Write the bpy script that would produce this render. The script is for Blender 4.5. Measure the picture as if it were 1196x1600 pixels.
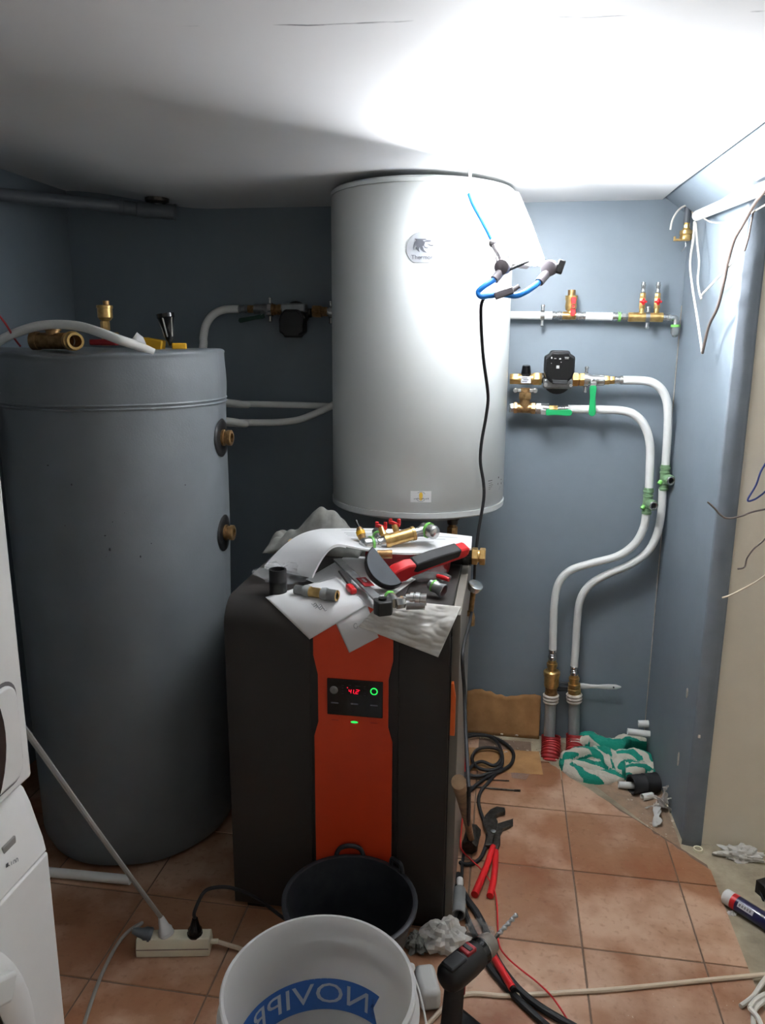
import bpy, math, random
import numpy as np
from mathutils import Vector, Matrix, noise, Quaternion
random.seed(7)
for o in list(bpy.data.objects): bpy.data.objects.remove(o)
scene = bpy.context.scene
COL = scene.collection
# ------------------------------------------------------------------ camera
PITCH, YAW, ROLL, FPX = 0.2193, 0.1562, 0.0065, 1205.08
CAM = Vector((0.2086, -2.8764, 1.528))
FWD = Vector((-math.sin(YAW)*math.cos(PITCH), math.cos(YAW)*math.cos(PITCH), -math.sin(PITCH)))
_r = Vector((math.cos(YAW), math.sin(YAW), 0)); _u = _r.cross(FWD)
RT = math.cos(ROLL)*_r + math.sin(ROLL)*_u
UP = -math.sin(ROLL)*_r + math.cos(ROLL)*_u
cd = bpy.data.cameras.new('camera'); cam = bpy.data.objects.new('camera', cd); COL.objects.link(cam)
m = Matrix((RT, UP, -FWD)).transposed().to_4x4(); m.translation = CAM; cam.matrix_world = m
cd.sensor_fit = 'VERTICAL'; cd.sensor_height = 24.0; cd.lens = FPX/1600*24.0; cd.clip_start = .02
scene.camera = cam
# ------------------------------------------------------------------ world, exposure
w = bpy.data.worlds.new('World'); scene.world = w; w.use_nodes = True
w.node_tree.nodes['Background'].inputs[0].default_value = (.5, .55, .6, 1)
w.node_tree.nodes['Background'].inputs[1].default_value = .02
vs = scene.view_settings
vs.view_transform = 'Standard'; vs.look = 'None'; vs.gamma = 1; vs.use_curve_mapping = False
vs.exposure = 1.68
LAMP_STRENGTH = 205.0; LAMP_GLOW = 86.0

def at(px, py, X=None, Y=None, Z=None):
    """point of the place seen at that pixel, on the plane X=, Y= or Z= const"""
    d = FWD + (px-598)/FPX*RT - (py-800)/FPX*UP
    if X is not None: t = (X-CAM.x)/d.x
    elif Y is not None: t = (Y-CAM.y)/d.y
    else: t = (Z-CAM.z)/d.z
    return CAM + d*t
def mm(px, P): return px*(Vector(P)-CAM).dot(FWD)/FPX      # pixels -> metres at P
# ------------------------------------------------------------------ materials
def lin(c):
    r = []
    for v in c:
        v /= 255.; r.append(v/12.92 if v <= .04045 else ((v+.055)/1.055)**2.4)
    return (*r, 1)
MATS = {}
def mat(name, rgb, rough=.5, metal=0, var=.10, scale=18, bump=0, bscale=120, rgb2=None, coat=0, spec=.5, trans=0, alpha=1, sub=0, emit=None, es=0, lo=.35, hi=.7, coords='pos'):
    m = bpy.data.materials.new(name); m.use_nodes = True
    nt = m.node_tree; N = nt.nodes; L = nt.links; b = N['Principled BSDF']
    geo = N.new('ShaderNodeNewGeometry') if coords == 'pos' else N.new('ShaderNodeTexCoord')
    src = geo.outputs['Position'] if coords == 'pos' else geo.outputs['Object']
    ns = N.new('ShaderNodeTexNoise'); ns.inputs['Scale'].default_value = scale; ns.inputs['Detail'].default_value = 5; ns.inputs['Roughness'].default_value = .6
    L.new(src, ns.inputs['Vector'])
    mr = N.new('ShaderNodeMapRange'); mr.inputs[1].default_value = lo; mr.inputs[2].default_value = hi
    L.new(ns.outputs['Fac'], mr.inputs[0])
    mx = N.new('ShaderNodeMix'); mx.data_type = 'RGBA'
    c = lin(rgb); c2 = lin(rgb2) if rgb2 else tuple(x*(1-var) for x in c[:3])+(1,)
    mx.inputs[6].default_value = c; mx.inputs[7].default_value = c2
    L.new(mr.outputs[0], mx.inputs[0]); L.new(mx.outputs[2], b.inputs['Base Color'])
    b.inputs['Roughness'].default_value = rough; b.inputs['Metallic'].default_value = metal
    b.inputs['Specular IOR Level'].default_value = spec; b.inputs['Coat Weight'].default_value = coat
    b.inputs['Transmission Weight'].default_value = trans; b.inputs['Alpha'].default_value = alpha
    if sub: b.inputs['Subsurface Weight'].default_value = sub; b.inputs['Subsurface Scale'].default_value = .02
    if emit: b.inputs['Emission Color'].default_value = lin(emit); b.inputs['Emission Strength'].default_value = es
    if bump:
        n2 = N.new('ShaderNodeTexNoise'); n2.inputs['Scale'].default_value = bscale; n2.inputs['Detail'].default_value = 4
        L.new(src, n2.inputs['Vector'])
        bp = N.new('ShaderNodeBump'); bp.inputs['Strength'].default_value = bump; bp.inputs['Distance'].default_value = .004
        L.new(n2.outputs['Fac'], bp.inputs['Height']); L.new(bp.outputs[0], b.inputs['Normal'])
    MATS[name] = m; return m
mat('wall_blue', (121,132,141), .5, var=.10, scale=5, bump=.12, bscale=45)
mat('wall_beige', (238,228,208), .7, var=.08, scale=4, bump=.1, bscale=60)
mat('wall_pale', (238,234,226), .8, var=.1)  # unseen walls, coloured white so they bounce light into the foreground
mat('jamb_grey', (122,130,139), .6, var=.15, scale=14, bump=.3, bscale=30)
mat('ceiling_white', (216,216,216), .75, var=.04, scale=3, bump=.06, bscale=30)
mat('concrete', (172,160,136), .9, rgb2=(128,117,98), scale=9, bump=.5, bscale=60)
mat('grout', (120,98,82), .9, var=.25, scale=40)
mat('heater_white', (206,209,207), .28, var=.02, coat=.2)
mat('heater_grey', (205,208,207), .35, var=.03)
mat('white_plastic', (225,225,222), .4, var=.04)
mat('appliance_white', (240,239,237), .35, var=.03)
mat('pipe_white', (232,232,228), .35, var=.03)
mat('pipe_grey', (150,153,152), .45, var=.12)
mat('pvc_dark', (88,93,99), .4, var=.15)
mat('vinyl_grey', (112,117,121), .45, rgb2=(100,105,109), scale=3, bump=.08, bscale=200)
mat('boiler_dark', (38,33,30), .55, var=.06, bump=.06, bscale=500)
mat('boiler_black', (34,32,31), .5, var=.06)
mat('boiler_side', (122,116,108), .45, var=.1)
mat('orange_red', (208,62,22), .45, var=.05)
mat('orange', (236,108,40), .45)
mat('black', (18,18,19), .5, var=.2)
mat('black_rubber', (30,30,32), .65, var=.25, scale=30)
mat('black_gloss', (16,16,17), .2, var=.1)
mat('bucket_black', (28,31,38), .5, rgb2=(44,46,50), scale=25)
mat('brass', (224,190,126), .3, .85, rgb2=(192,152,90), scale=60)
mat('brass_old', (182,146,100), .4, .8, rgb2=(128,98,64), scale=70)
mat('chrome', (196,197,195), .25, .85, var=.15, scale=50)
mat('steel', (160,162,162), .35, .8, var=.2, scale=60)
mat('steel_dark', (92,88,82), .45, .9, rgb2=(60,54,48), scale=80)
mat('red', (206,30,34), .4, var=.1)
mat('red_dark', (150,22,28), .5, var=.15)
mat('red_conduit', (178,44,44), .5, var=.25, scale=40)
mat('green', (22,146,84), .4, var=.08)
mat('green_fit', (118,150,112), .4, var=.2, scale=60)
mat('green_ring', (120,196,92), .4)
mat('green_dark', (24,60,50), .4)
mat('blue_tube', (40,128,214), .35)
mat('blue_wire', (38,52,110), .45)
mat('blue_dark', (28,30,72), .3, coat=.3)
mat('paper', (246,246,246), .8, var=.03)
mat('tissue', (240,238,234), .9, rgb2=(226,221,212), scale=30)
mat('ink', (110,112,120), .8)
mat('ink_dark', (58,58,62), .8)
mat('silver_badge', (168,171,175), .35, .3)
mat('badge_ink', (76,78,84), .4)
mat('cardboard', (176,132,84), .85, rgb2=(150,108,66), scale=12, bump=.2, bscale=40)
mat('wood', (150,120,88), .7, rgb2=(104,80,58), scale=30)
mat('cloth_grey', (130,130,124), .95, rgb2=(104,104,100), scale=25)
mat('cable_white', (226,222,212), .5, var=.06)
mat('cable_beige', (214,196,172), .5, var=.06)
mat('cable_grey', (150,148,144), .5)
mat('cable_brown', (104,92,86), .5)
mat('cream', (238,230,204), .45, var=.08)
mat('yellow', (226,172,36), .45)
mat('sticker_gold', (220,180,60), .5)
mat('plaster', (216,208,196), .95, rgb2=(170,160,146), scale=30, bump=.6, bscale=50)
mat('mortar', (158,130,106), .95, rgb2=(132,112,92), scale=22, bump=.7, bscale=70)
mat('dust', (196,180,160), .95, rgb2=(160,140,118), scale=60)
mat('plastic_clear', (236,238,238), .12, trans=.85, var=.02)
mat('glass_dark', (60,52,50), .2, var=.1)
mat('lamp_white', (236,236,236), .35, var=.02)
mat('lamp_grey', (120,116,118), .45)
mat('lamp_dark', (98,92,95), .45)
mat('led_face', (255,255,255), .5, emit=(246,250,255), es=LAMP_STRENGTH)
mat('lamp_diffuser', (245,245,245), .4, emit=(246,250,255), es=LAMP_GLOW)
mat('lamp_shell', (245,245,245), .4, emit=(246,250,255), es=LAMP_GLOW*.17)
mat('led_green', (40,220,90), .4, emit=(40,235,90), es=.38)
mat('led_red', (240,30,60), .4, emit=(255,15,50), es=.5)
mat('bucket_blue', (52,108,190), .5, var=.1)
mat('bucket_text', (196,204,214), .5, var=.03)
def tile_material():
    m = mat('tile', (162,119,88), .42, scale=3.2, rgb2=(140,86,55), lo=.42, hi=.68, bump=.12, bscale=90)
    nt = m.node_tree; N = nt.nodes; L = nt.links; b = N['Principled BSDF']
    base = b.inputs['Base Color'].links[0].from_socket
    geo = N.new('ShaderNodeNewGeometry')
    n = N.new('ShaderNodeTexNoise'); n.inputs['Scale'].default_value = 5.5; n.inputs['Detail'].default_value = 6
    mp = N.new('ShaderNodeMapping'); mp.inputs['Location'].default_value = (3.1, 7.7, 1.2)
    L.new(geo.outputs['Position'], mp.inputs[0]); L.new(mp.outputs[0], n.inputs['Vector'])
    r = N.new('ShaderNodeMapRange'); r.inputs[1].default_value = .45; r.inputs[2].default_value = .66; L.new(n.outputs['Fac'], r.inputs[0])
    x = N.new('ShaderNodeMix'); x.data_type = 'RGBA'; L.new(r.outputs[0], x.inputs[0]); L.new(base, x.inputs[6]); x.inputs[7].default_value = lin((196,160,134))
    n2 = N.new('ShaderNodeTexNoise'); n2.inputs['Scale'].default_value = 60; n2.inputs['Detail'].default_value = 6; L.new(geo.outputs['Position'], n2.inputs['Vector'])
    r2 = N.new('ShaderNodeMapRange'); r2.inputs[1].default_value = .56; r2.inputs[2].default_value = .78; r2.inputs[4].default_value = .6; L.new(n2.outputs['Fac'], r2.inputs[0])
    x2 = N.new('ShaderNodeMix'); x2.data_type = 'RGBA'; L.new(r2.outputs[0], x2.inputs[0]); L.new(x.outputs[2], x2.inputs[6]); x2.inputs[7].default_value = lin((124,80,50))
    oi = N.new('ShaderNodeObjectInfo'); hs = N.new('ShaderNodeHueSaturation')
    r3 = N.new('ShaderNodeMapRange'); r3.inputs[3].default_value = .86; r3.inputs[4].default_value = 1.08; L.new(oi.outputs['Random'], r3.inputs[0])
    L.new(r3.outputs[0], hs.inputs['Value']); L.new(x2.outputs[2], hs.inputs['Color']); L.new(hs.outputs[0], b.inputs['Base Color'])
tile_material()
def stripe_material():
    m = mat('towel', (206,198,186), .95, bump=.6, bscale=260)
    nt = m.node_tree; N = nt.nodes; L = nt.links; b = N['Principled BSDF']
    uv = N.new('ShaderNodeUVMap'); sp = N.new('ShaderNodeSeparateXYZ'); L.new(uv.outputs[0], sp.inputs[0])
    a = N.new('ShaderNodeMath'); a.operation = 'FRACT'; L.new(sp.outputs[0], a.inputs[0])
    g = N.new('ShaderNodeMath'); g.operation = 'GREATER_THAN'; g.inputs[1].default_value = .52; L.new(a.outputs[0], g.inputs[0])
    x = N.new('ShaderNodeMix'); x.data_type = 'RGBA'; L.new(g.outputs[0], x.inputs[0])
    x.inputs[6].default_value = lin((204,194,178)); x.inputs[7].default_value = lin((18,138,116)); L.new(x.outputs[2], b.inputs['Base Color'])
stripe_material()
def ceiling_crack():
    m = MATS['ceiling_white']; nt = m.node_tree; N = nt.nodes; L = nt.links; b = N['Principled BSDF']
    base = b.inputs['Base Color'].links[0].from_socket
    geo = N.new('ShaderNodeNewGeometry'); sp = N.new('ShaderNodeSeparateXYZ'); L.new(geo.outputs['Position'], sp.inputs[0])
    n = N.new('ShaderNodeTexNoise'); n.inputs['Scale'].default_value = 6; n.inputs['Detail'].default_value = 8; L.new(geo.outputs['Position'], n.inputs['Vector'])
    ma = N.new('ShaderNodeMath'); ma.operation = 'MULTIPLY_ADD'; ma.inputs[1].default_value = .035; L.new(n.outputs['Fac'], ma.inputs[0]); L.new(sp.outputs[1], ma.inputs[2])
    mb = N.new('ShaderNodeMath'); mb.operation = 'MULTIPLY_ADD'; mb.inputs[1].default_value = -.075; L.new(sp.outputs[0], mb.inputs[0]); L.new(ma.outputs[0], mb.inputs[2])
    s = N.new('ShaderNodeMath'); s.operation = 'ADD'; s.inputs[1].default_value = 1.583; L.new(mb.outputs[0], s.inputs[0])
    ab = N.new('ShaderNodeMath'); ab.operation = 'ABSOLUTE'; L.new(s.outputs[0], ab.inputs[0])
    r = N.new('ShaderNodeMapRange'); r.inputs[1].default_value = .0006; r.inputs[2].default_value = .0035; r.inputs[3].default_value = 1; r.inputs[4].default_value = 0; L.new(ab.outputs[0], r.inputs[0])
    n2 = N.new('ShaderNodeTexNoise'); n2.inputs['Scale'].default_value = 11; n2.inputs['Detail'].default_value = 4; L.new(geo.outputs['Position'], n2.inputs['Vector'])
    r2 = N.new('ShaderNodeMapRange'); r2.inputs[1].default_value = .45; r2.inputs[2].default_value = .6; L.new(n2.outputs['Fac'], r2.inputs[0])
    gx = N.new('ShaderNodeMapRange'); gx.inputs[1].default_value = -.32; gx.inputs[2].default_value = -.26; L.new(sp.outputs[0], gx.inputs[0])
    mu = N.new('ShaderNodeMath'); mu.operation = 'MULTIPLY'; L.new(r.outputs[0], mu.inputs[0]); L.new(r2.outputs[0], mu.inputs[1])
    mv = N.new('ShaderNodeMath'); mv.operation = 'MULTIPLY'; L.new(mu.outputs[0], mv.inputs[0]); L.new(gx.outputs[0], mv.inputs[1])
    x = N.new('ShaderNodeMix'); x.data_type = 'RGBA'; L.new(mv.outputs[0], x.inputs[0]); L.new(base, x.inputs[6]); x.inputs[7].default_value = lin((96,96,98)); L.new(x.outputs[2], b.inputs['Base Color'])
ceiling_crack()
def translucent_material():
    m = bpy.data.materials.new('bucket_white'); m.use_nodes = True; nt = m.node_tree; N = nt.nodes; L = nt.links
    b = N['Principled BSDF']; b.inputs['Base Color'].default_value = lin((240,240,240)); b.inputs['Roughness'].default_value = .4
    t = N.new('ShaderNodeBsdfTranslucent'); t.inputs[0].default_value = lin((240,240,238))
    ns = N.new('ShaderNodeTexNoise'); ns.inputs['Scale'].default_value = 9
    mr = N.new('ShaderNodeMapRange'); mr.inputs[3].default_value = .5; mr.inputs[4].default_value = .62; L.new(ns.outputs['Fac'], mr.inputs[0])
    x = N.new('ShaderNodeMixShader'); L.new(mr.outputs[0], x.inputs[0]); L.new(b.outputs[0], x.inputs[1]); L.new(t.outputs[0], x.inputs[2])
    L.new(x.outputs[0], N['Material Output'].inputs[0]); MATS['bucket_white'] = m
    m = bpy.data.materials.new('film'); m.use_nodes = True; nt = m.node_tree; N = nt.nodes; L = nt.links
    b = N['Principled BSDF']; b.inputs['Base Color'].default_value = lin((235,236,236)); b.inputs['Roughness'].default_value = .12
    t = N.new('ShaderNodeBsdfTransparent'); ns = N.new('ShaderNodeTexNoise'); ns.inputs['Scale'].default_value = 60
    mr = N.new('ShaderNodeMapRange'); mr.inputs[3].default_value = .72; mr.inputs[4].default_value = .98; L.new(ns.outputs['Fac'], mr.inputs[0])
    x = N.new('ShaderNodeMixShader'); L.new(mr.outputs[0], x.inputs[0]); L.new(b.outputs[0], x.inputs[1]); L.new(t.outputs[0], x.inputs[2])
    L.new(x.outputs[0], N['Material Output'].inputs[0]); MATS['film'] = m
translucent_material()
for nm,k in(('paper',.35),('tissue',.35)):
    nt=MATS[nm].node_tree; N=nt.nodes; b=N['Principled BSDF']; t=N.new('ShaderNodeBsdfTranslucent'); nt.links.new(b.inputs['Base Color'].links[0].from_socket,t.inputs[0]); x=N.new('ShaderNodeMixShader'); x.inputs[0].default_value=k
    nt.links.new(b.outputs[0],x.inputs[1]); nt.links.new(t.outputs[0],x.inputs[2]); nt.links.new(x.outputs[0],N['Material Output'].inputs[0])
# ------------------------------------------------------------------ mesh builder
def frame(d):
    d = Vector(d).normalized(); a = Vector((0,0,1)) if abs(d.z) < .9 else Vector((1,0,0))
    u = a.cross(d).normalized(); return u, d.cross(u), d
def crom(pts, n=8, closed=False):
    P = [Vector(p) for p in pts]; out = []; k = len(P)
    for i in range(k if closed else k-1):
        g = (lambda j: P[j % k]) if closed else (lambda j: P[min(max(j,0),k-1)])
        a,b,c,d = g(i-1),g(i),g(i+1),g(i+2)
        for s in range(n):
            t = s/n; out.append(.5*((2*b)+(c-a)*t+(2*a-5*b+4*c-d)*t*t+(3*b-a-3*c+d)*t**3))
    if not closed: out.append(P[-1])
    return out
class B:
    def __init__(s): s.v=[]; s.f=[]; s.uv={}
    def add(s, vs, fs):
        k=len(s.v); s.v += [Vector(p) for p in vs]; s.f += [tuple(i+k for i in f) for f in fs]; return s
    def box(s, c, size, R=None):
        c=Vector(c); x,y,z=[a/2 for a in size]; R=R or Matrix.Identity(3)
        vs=[c+R@Vector((i*x,j*y,k*z)) for i in(-1,1) for j in(-1,1) for k in(-1,1)]
        return s.add(vs,[(0,1,3,2),(4,6,7,5),(0,4,5,1),(2,3,7,6),(0,2,6,4),(1,5,7,3)])
    def lathe(s, O, d, prof, n=20, cap=True, ph=0):
        O=Vector(O); u,v,w=frame(d); vs=[]; fs=[]
        for t,r in prof:
            for i in range(n):
                a=2*math.pi*i/n+ph; vs.append(O+w*t+(u*math.cos(a)+v*math.sin(a))*r)
        for k in range(len(prof)-1):
            for i in range(n):
                j=(i+1)%n; fs.append((k*n+i,k*n+j,(k+1)*n+j,(k+1)*n+i))
        if cap: fs.append(tuple(range(n-1,-1,-1))); fs.append(tuple((len(prof)-1)*n+i for i in range(n)))
        return s.add(vs,fs)
    def cyl(s, a, b, r, r2=None, n=18, cap=True):
        a=Vector(a); b=Vector(b); return s.lathe(a,b-a,[(0,r),((b-a).length,r if r2 is None else r2)],n,cap)
    def hexn(s, a, b, r):
        a=Vector(a); b=Vector(b); L=(b-a).length; e=min(L*.12,r*.12)
        return s.lathe(a,b-a,[(0,r*.9),(e,r),(L-e,r),(L,r*.9)],6)
    def tube(s, pts, r, n=10, sm=8, closed=False, cap=True):
        P=crom(pts,sm,closed) if sm else [Vector(p) for p in pts]; k=len(P); vs=[]; fs=[]; u=None
        for i in range(k):
            d=(P[(i+1)%k]-P[i-1]) if closed else (P[min(i+1,k-1)]-P[max(i-1,0)])
            if d.length<1e-9: d=Vector((0,0,1))
            d.normalize()
            if u is None: u=frame(d)[0]
            u=(u-d*u.dot(d)).normalized(); v=d.cross(u)
            rr=r(i/(k-1)) if callable(r) else r
            for j in range(n):
                a=2*math.pi*j/n; vs.append(P[i]+(u*math.cos(a)+v*math.sin(a))*rr)
        for i in range(k if closed else k-1):
            i2=(i+1)%k
            for j in range(n):
                j2=(j+1)%n; fs.append((i*n+j,i*n+j2,i2*n+j2,i2*n+j))
        if cap and not closed: fs.append(tuple(range(n-1,-1,-1))); fs.append(tuple((k-1)*n+j for j in range(n)))
        return s.add(vs,fs)
    def tor(s, c, d, R, r, n=24, m=8):
        u,v,w=frame(d); c=Vector(c)
        return s.tube([c+(u*math.cos(2*math.pi*i/n)+v*math.sin(2*math.pi*i/n))*R for i in range(n)],r,m,0,True)
    def sph(s, c, r, n=14, sc=(1,1,1)):
        c=Vector(c); vs=[]; fs=[]; k=n//2
        for i in range(k+1):
            th=math.pi*i/k
            for j in range(n):
                a=2*math.pi*j/n; vs.append(c+Vector((math.sin(th)*math.cos(a)*sc[0],math.sin(th)*math.sin(a)*sc[1],math.cos(th)*sc[2]))*r)
        for i in range(k):
            for j in range(n): fs.append((i*n+j,(i+1)*n+j,(i+1)*n+(j+1)%n,i*n+(j+1)%n))
        return s.add(vs,fs)
    def pris(s, poly, O, U, V, W):
        O=Vector(O);U=Vector(U);V=Vector(V);W=Vector(W); n=len(poly)
        a=[O+U*p[0]+V*p[1] for p in poly]; b=[p+W for p in a]
        fs=[tuple(range(n-1,-1,-1)),tuple(range(n,2*n))]+[(i,(i+1)%n,(i+1)%n+n,i+n) for i in range(n)]
        return s.add(a+b,fs)
    def grid(s, fn, nu, nv):
        vs=[];fs=[];k=len(s.v)
        for i in range(nu+1):
            for j in range(nv+1):
                vs.append(fn(i/nu,j/nv)); s.uv[k+len(vs)-1]=(i/nu,j/nv)
        for i in range(nu):
            for j in range(nv):
                a=i*(nv+1)+j; fs.append((a,a+nv+1,a+nv+2,a+1))
        return s.add(vs,fs)
    def text(s, body, size, fn, align='CENTER'):
        cu=bpy.data.curves.new('t','FONT'); cu.body=body; cu.size=size; cu.align_x=align; cu.align_y='CENTER'; cu.resolution_u=3
        o=bpy.data.objects.new('t',cu); COL.objects.link(o); dg=bpy.context.evaluated_depsgraph_get()
        me=bpy.data.meshes.new_from_object(o.evaluated_get(dg))
        s.add([fn(v.co.x,v.co.y) for v in me.vertices],[tuple(p.vertices) for p in me.polygons])
        bpy.data.objects.remove(o); bpy.data.meshes.remove(me); bpy.data.curves.remove(cu); return s
ORG = {}
def build(b, name, mt, parent=None, loc=None, bev=0, ang=38, solid=0, sub=0, smooth=True, label=None, seg=2):
    org = ORG[parent.name] if parent else (Vector(loc) if loc is not None else base_of(b))
    me=bpy.data.meshes.new(name); me.from_pydata([v-org for v in b.v],[],b.f); me.validate()
    if b.uv:
        ul=me.uv_layers.new(name='UVMap')
        for l in me.loops: ul.data[l.index].uv=b.uv.get(l.vertex_index,(0,0))
    me.materials.append(MATS[mt]); me.update()
    if smooth:
        me.polygons.foreach_set('use_smooth',[True]*len(me.polygons)); me.set_sharp_from_angle(angle=math.radians(ang))
    o=bpy.data.objects.new(name,me); COL.objects.link(o)
    if parent: o.parent=parent
    else: o.location=org
    ORG[o.name]=org
    if solid: q=o.modifiers.new('s','SOLIDIFY'); q.thickness=solid; q.offset=0
    if sub: q=o.modifiers.new('u','SUBSURF'); q.levels=sub; q.render_levels=sub
    if bev: q=o.modifiers.new('b','BEVEL'); q.width=bev; q.segments=seg; q.limit_method='ANGLE'; q.angle_limit=math.radians(40)
    if label: o['label']=label
    return o
def base_of(b):
    xs=[v.x for v in b.v]; ys=[v.y for v in b.v]; zs=[v.z for v in b.v]
    return Vector(((min(xs)+max(xs))/2,(min(ys)+max(ys))/2,min(zs)))
def tag(o, label, cat, group=None):
    o['label']=label; o['category']=cat
    if group: o['group']=group
    return o
def thing(name, loc, label, cat, group=None):
    o=bpy.data.objects.new(name,None); COL.objects.link(o); o.location=Vector(loc); o.empty_display_size=.05
    ORG[o.name]=Vector(loc); return tag(o,label,cat,group)
def struct(b, name, mt, label=None, **k):
    o=build(b,name,mt,loc=k.pop('loc',(0,0,0)),**k); o['kind']='structure'
    if label: o['label']=label
    return o
def rotm(u,v,w): return Matrix((Vector(u),Vector(v),Vector(w))).transposed()
# ================================================================== SETTING
H = 1.9956; XR = .7958; XL = -1.464; YJ = -.608; XJ = .816; XK = .866; XE = 2.0; YF = -4.0; ZC = -.010
floor = struct(B().box(((XL+XE)/2,YF/2,ZC-.05),(XE-XL,-YF,.1)),'floor','concrete','rough grey-beige concrete floor under the tiles')
S=.30; TA=.4614; TB=-.5157; GAP=.0022
# tiled area: each tile its own child; cut at the broken edge by the right wall and the back wall
EDGE=.866
def tile_poly(x0,x1,y0,y1):
    x0=max(x0+GAP,XL+.003); x1=min(x1-GAP,EDGE); y0=y0+GAP; y1=y1-GAP
    if x1-x0<.02: return None
    return [(x0,y0),(x1,y0),(x1,y1),(x0,y1)]
def clip(poly,a,b,c):      # keep a*x+b*y<=c
    out=[]
    for i,p in enumerate(poly):
        q=poly[(i+1)%len(poly)]; dp=a*p[0]+b*p[1]-c; dq=a*q[0]+b*q[1]-c
        if dp<=0: out.append(p)
        if dp*dq<0: t=dp/(dp-dq); out.append((p[0]+(q[0]-p[0])*t,p[1]+(q[1]-p[1])*t))
    return out
full_mesh=None
for ci in range(-7,3):
    for ri in range(-11,3):
        x0=TA+ci*S; x1=x0+S; y0=TB+ri*S-S; y1=y0+S
        if y1 < -3.9 or y0>-.06: continue
        p=tile_poly(x0,x1,max(y0,-3.95),min(y1,-.07))
        if not p: continue
        whole=abs(p[1][0]-p[0][0]-S+2*GAP)<1e-4 and abs(p[2][1]-p[1][1]-S+2*GAP)<1e-4
        cut=False
        if x1>.36 and y1>-.8:   # ragged line running from the pipes to the right wall foot
            n0=len(p); q=clip(p,.77,.64,.77*.545+.64*-.36); cut=q!=p; p=q
            if len(p)<3: continue
            q=clip(p,-.05,1,-.225) if p and max(a[0] for a in p)>.36 else p; cut=cut or q!=p; p=q
        if len(p)<3: continue
        b=B()
        if whole and not cut:
            cx=(x0+x1)/2; cy=(y0+y1)/2
            if full_mesh is None:
                h=S/2-GAP; b.pris([(-h,-h),(h,-h),(h,h),(-h,h)],(0,0,ZC+.0005),(1,0,0),(0,1,0),(0,0,-ZC-.0005))
                t=build(b,'tile','tile',floor,bev=.0012,smooth=False,seg=1); full_mesh=t
                t.location=(cx,cy,0)
            else:
                t=full_mesh.copy(); COL.objects.link(t); t.location=(cx,cy,0); t.name='tile'
        else:
            if cut:   # rag the cut edge a little
                pp=[]
                for i,a in enumerate(p):
                    c2=p[(i+1)%len(p)]; pp.append(a)
                    if abs(a[0]-c2[0])>.03 and abs(a[1]-c2[1])>.02:
                        for k in range(1,7):
                            t_=k/7; pp.append((a[0]+(c2[0]-a[0])*t_+random.uniform(-.006,.006),a[1]+(c2[1]-a[1])*t_+random.uniform(-.006,.006)))
                p=pp
            b.pris(p,(0,0,ZC+.0005),(1,0,0),(0,1,0),(0,0,-ZC-.0005)); build(b,'tile','tile',floor,smooth=False)
g=B().pris([(XL+.002,-3.96),(EDGE-.004,-3.96),(EDGE-.004,-.72),(.60,-.42),(.36,-.25),(.36,-.07),(XL+.002,-.07)],(0,0,ZC+.0003),(1,0,0),(0,1,0),(0,0,.0075))
build(g,'grout_bed','grout',floor,smooth=False)
T_=.12
struct(B().box(((XL+XR)/2,T_/2,1.0),(XR-XL+2*T_,T_,2.36)),'wall_back','wall_blue','slate blue painted back wall',loc=(0,0,ZC),smooth=False)
struct(B().box((XL-T_/2,YF/2,1.0),(T_,-YF+.02,2.36)),'wall_left','wall_blue','slate blue painted left wall',loc=(XL,-1,ZC),smooth=False)
wr=B().pris([(XR,.03),(XJ,YJ+.018),(XJ+.006,YJ+.005),(XJ+.02,YJ),(XK-.004,YJ),(XK-.004,.03)],(0,0,ZC),(1,0,0),(0,1,0),(0,0,2.2))
wall_r=struct(wr,'wall_right','wall_blue','slate blue painted right wall with plaster scars',ang=60)
# corner band: a slightly proud, unevenly plastered strip on the wall end
def jamb(u,v):
    z=ZC+v*2.1; n=noise.noise(Vector((u*2,z*9,.3)))*.002
    x=XJ-.004+u*(XK-XJ+.006); y=YJ-.004-.006*math.sin(math.pi*min(1,u*1.1))+n
    return Vector((x,y,z))
struct(B().grid(jamb,8,90),'trim_1','jamb_grey','uneven grey corner strip on the end of the right wall',solid=.012,ang=180)
struct(B().box(((XK+XE)/2,YJ+.05,1.05),(XE-XK,.1,2.2)),'wall_front_right','wall_beige','plain beige wall right of the grey corner strip',loc=(1.2,YJ,ZC),smooth=False)
struct(B().box((XE+.06,YF/2,1.05),(.12,-YF,2.3)),'wall_far_right','wall_pale',loc=(XE,-2,ZC),smooth=False)
struct(B().box(((XL+XE)/2,YF-.06,1.05),(XE-XL+.24,.12,2.3)),'wall_front','wall_pale',loc=(0,YF,ZC),smooth=False)
EDGEPTS=[(.05,.702),(-.2,.705),(-.95,.74),(-2.2,.80),(-4.1,.88)]
def xe(y):
    for (ya,xa),(yb,xb) in zip(EDGEPTS,EDGEPTS[1:]):
        if yb<=y<=ya: return xa+(xb-xa)*(y-ya)/(yb-ya)
    return EDGEPTS[0][1]
def ceil(u,v,top=0):
    y=.02+v*(YF-.04); x=XL-.05+u*(xe(y)+.05-XL); t=min(1,max(0,(-.88-x)/.6)); t=t*t*(3-2*t)
    return Vector((x,y,H+.075*t+top))
cb=B().grid(ceil,48,16); n0=len(cb.v); f0=list(cb.f); cb.grid(lambda u,v:ceil(u,v,.008 if u>.97 else .1),48,16); cb.f=f0+[tuple(i+n0 for i in f[::-1]) for f in f0]
W_=17
for a in range(16): cb.f.append((48*W_+a,48*W_+a+1,n0+48*W_+a+1,n0+48*W_+a))
struct(cb,'ceiling','ceiling_white','white painted ceiling with a cracked board joint',ang=60)
cv=B(); vs_=[]; ys_=[.02-k*.1 for k in range(41)]
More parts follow.
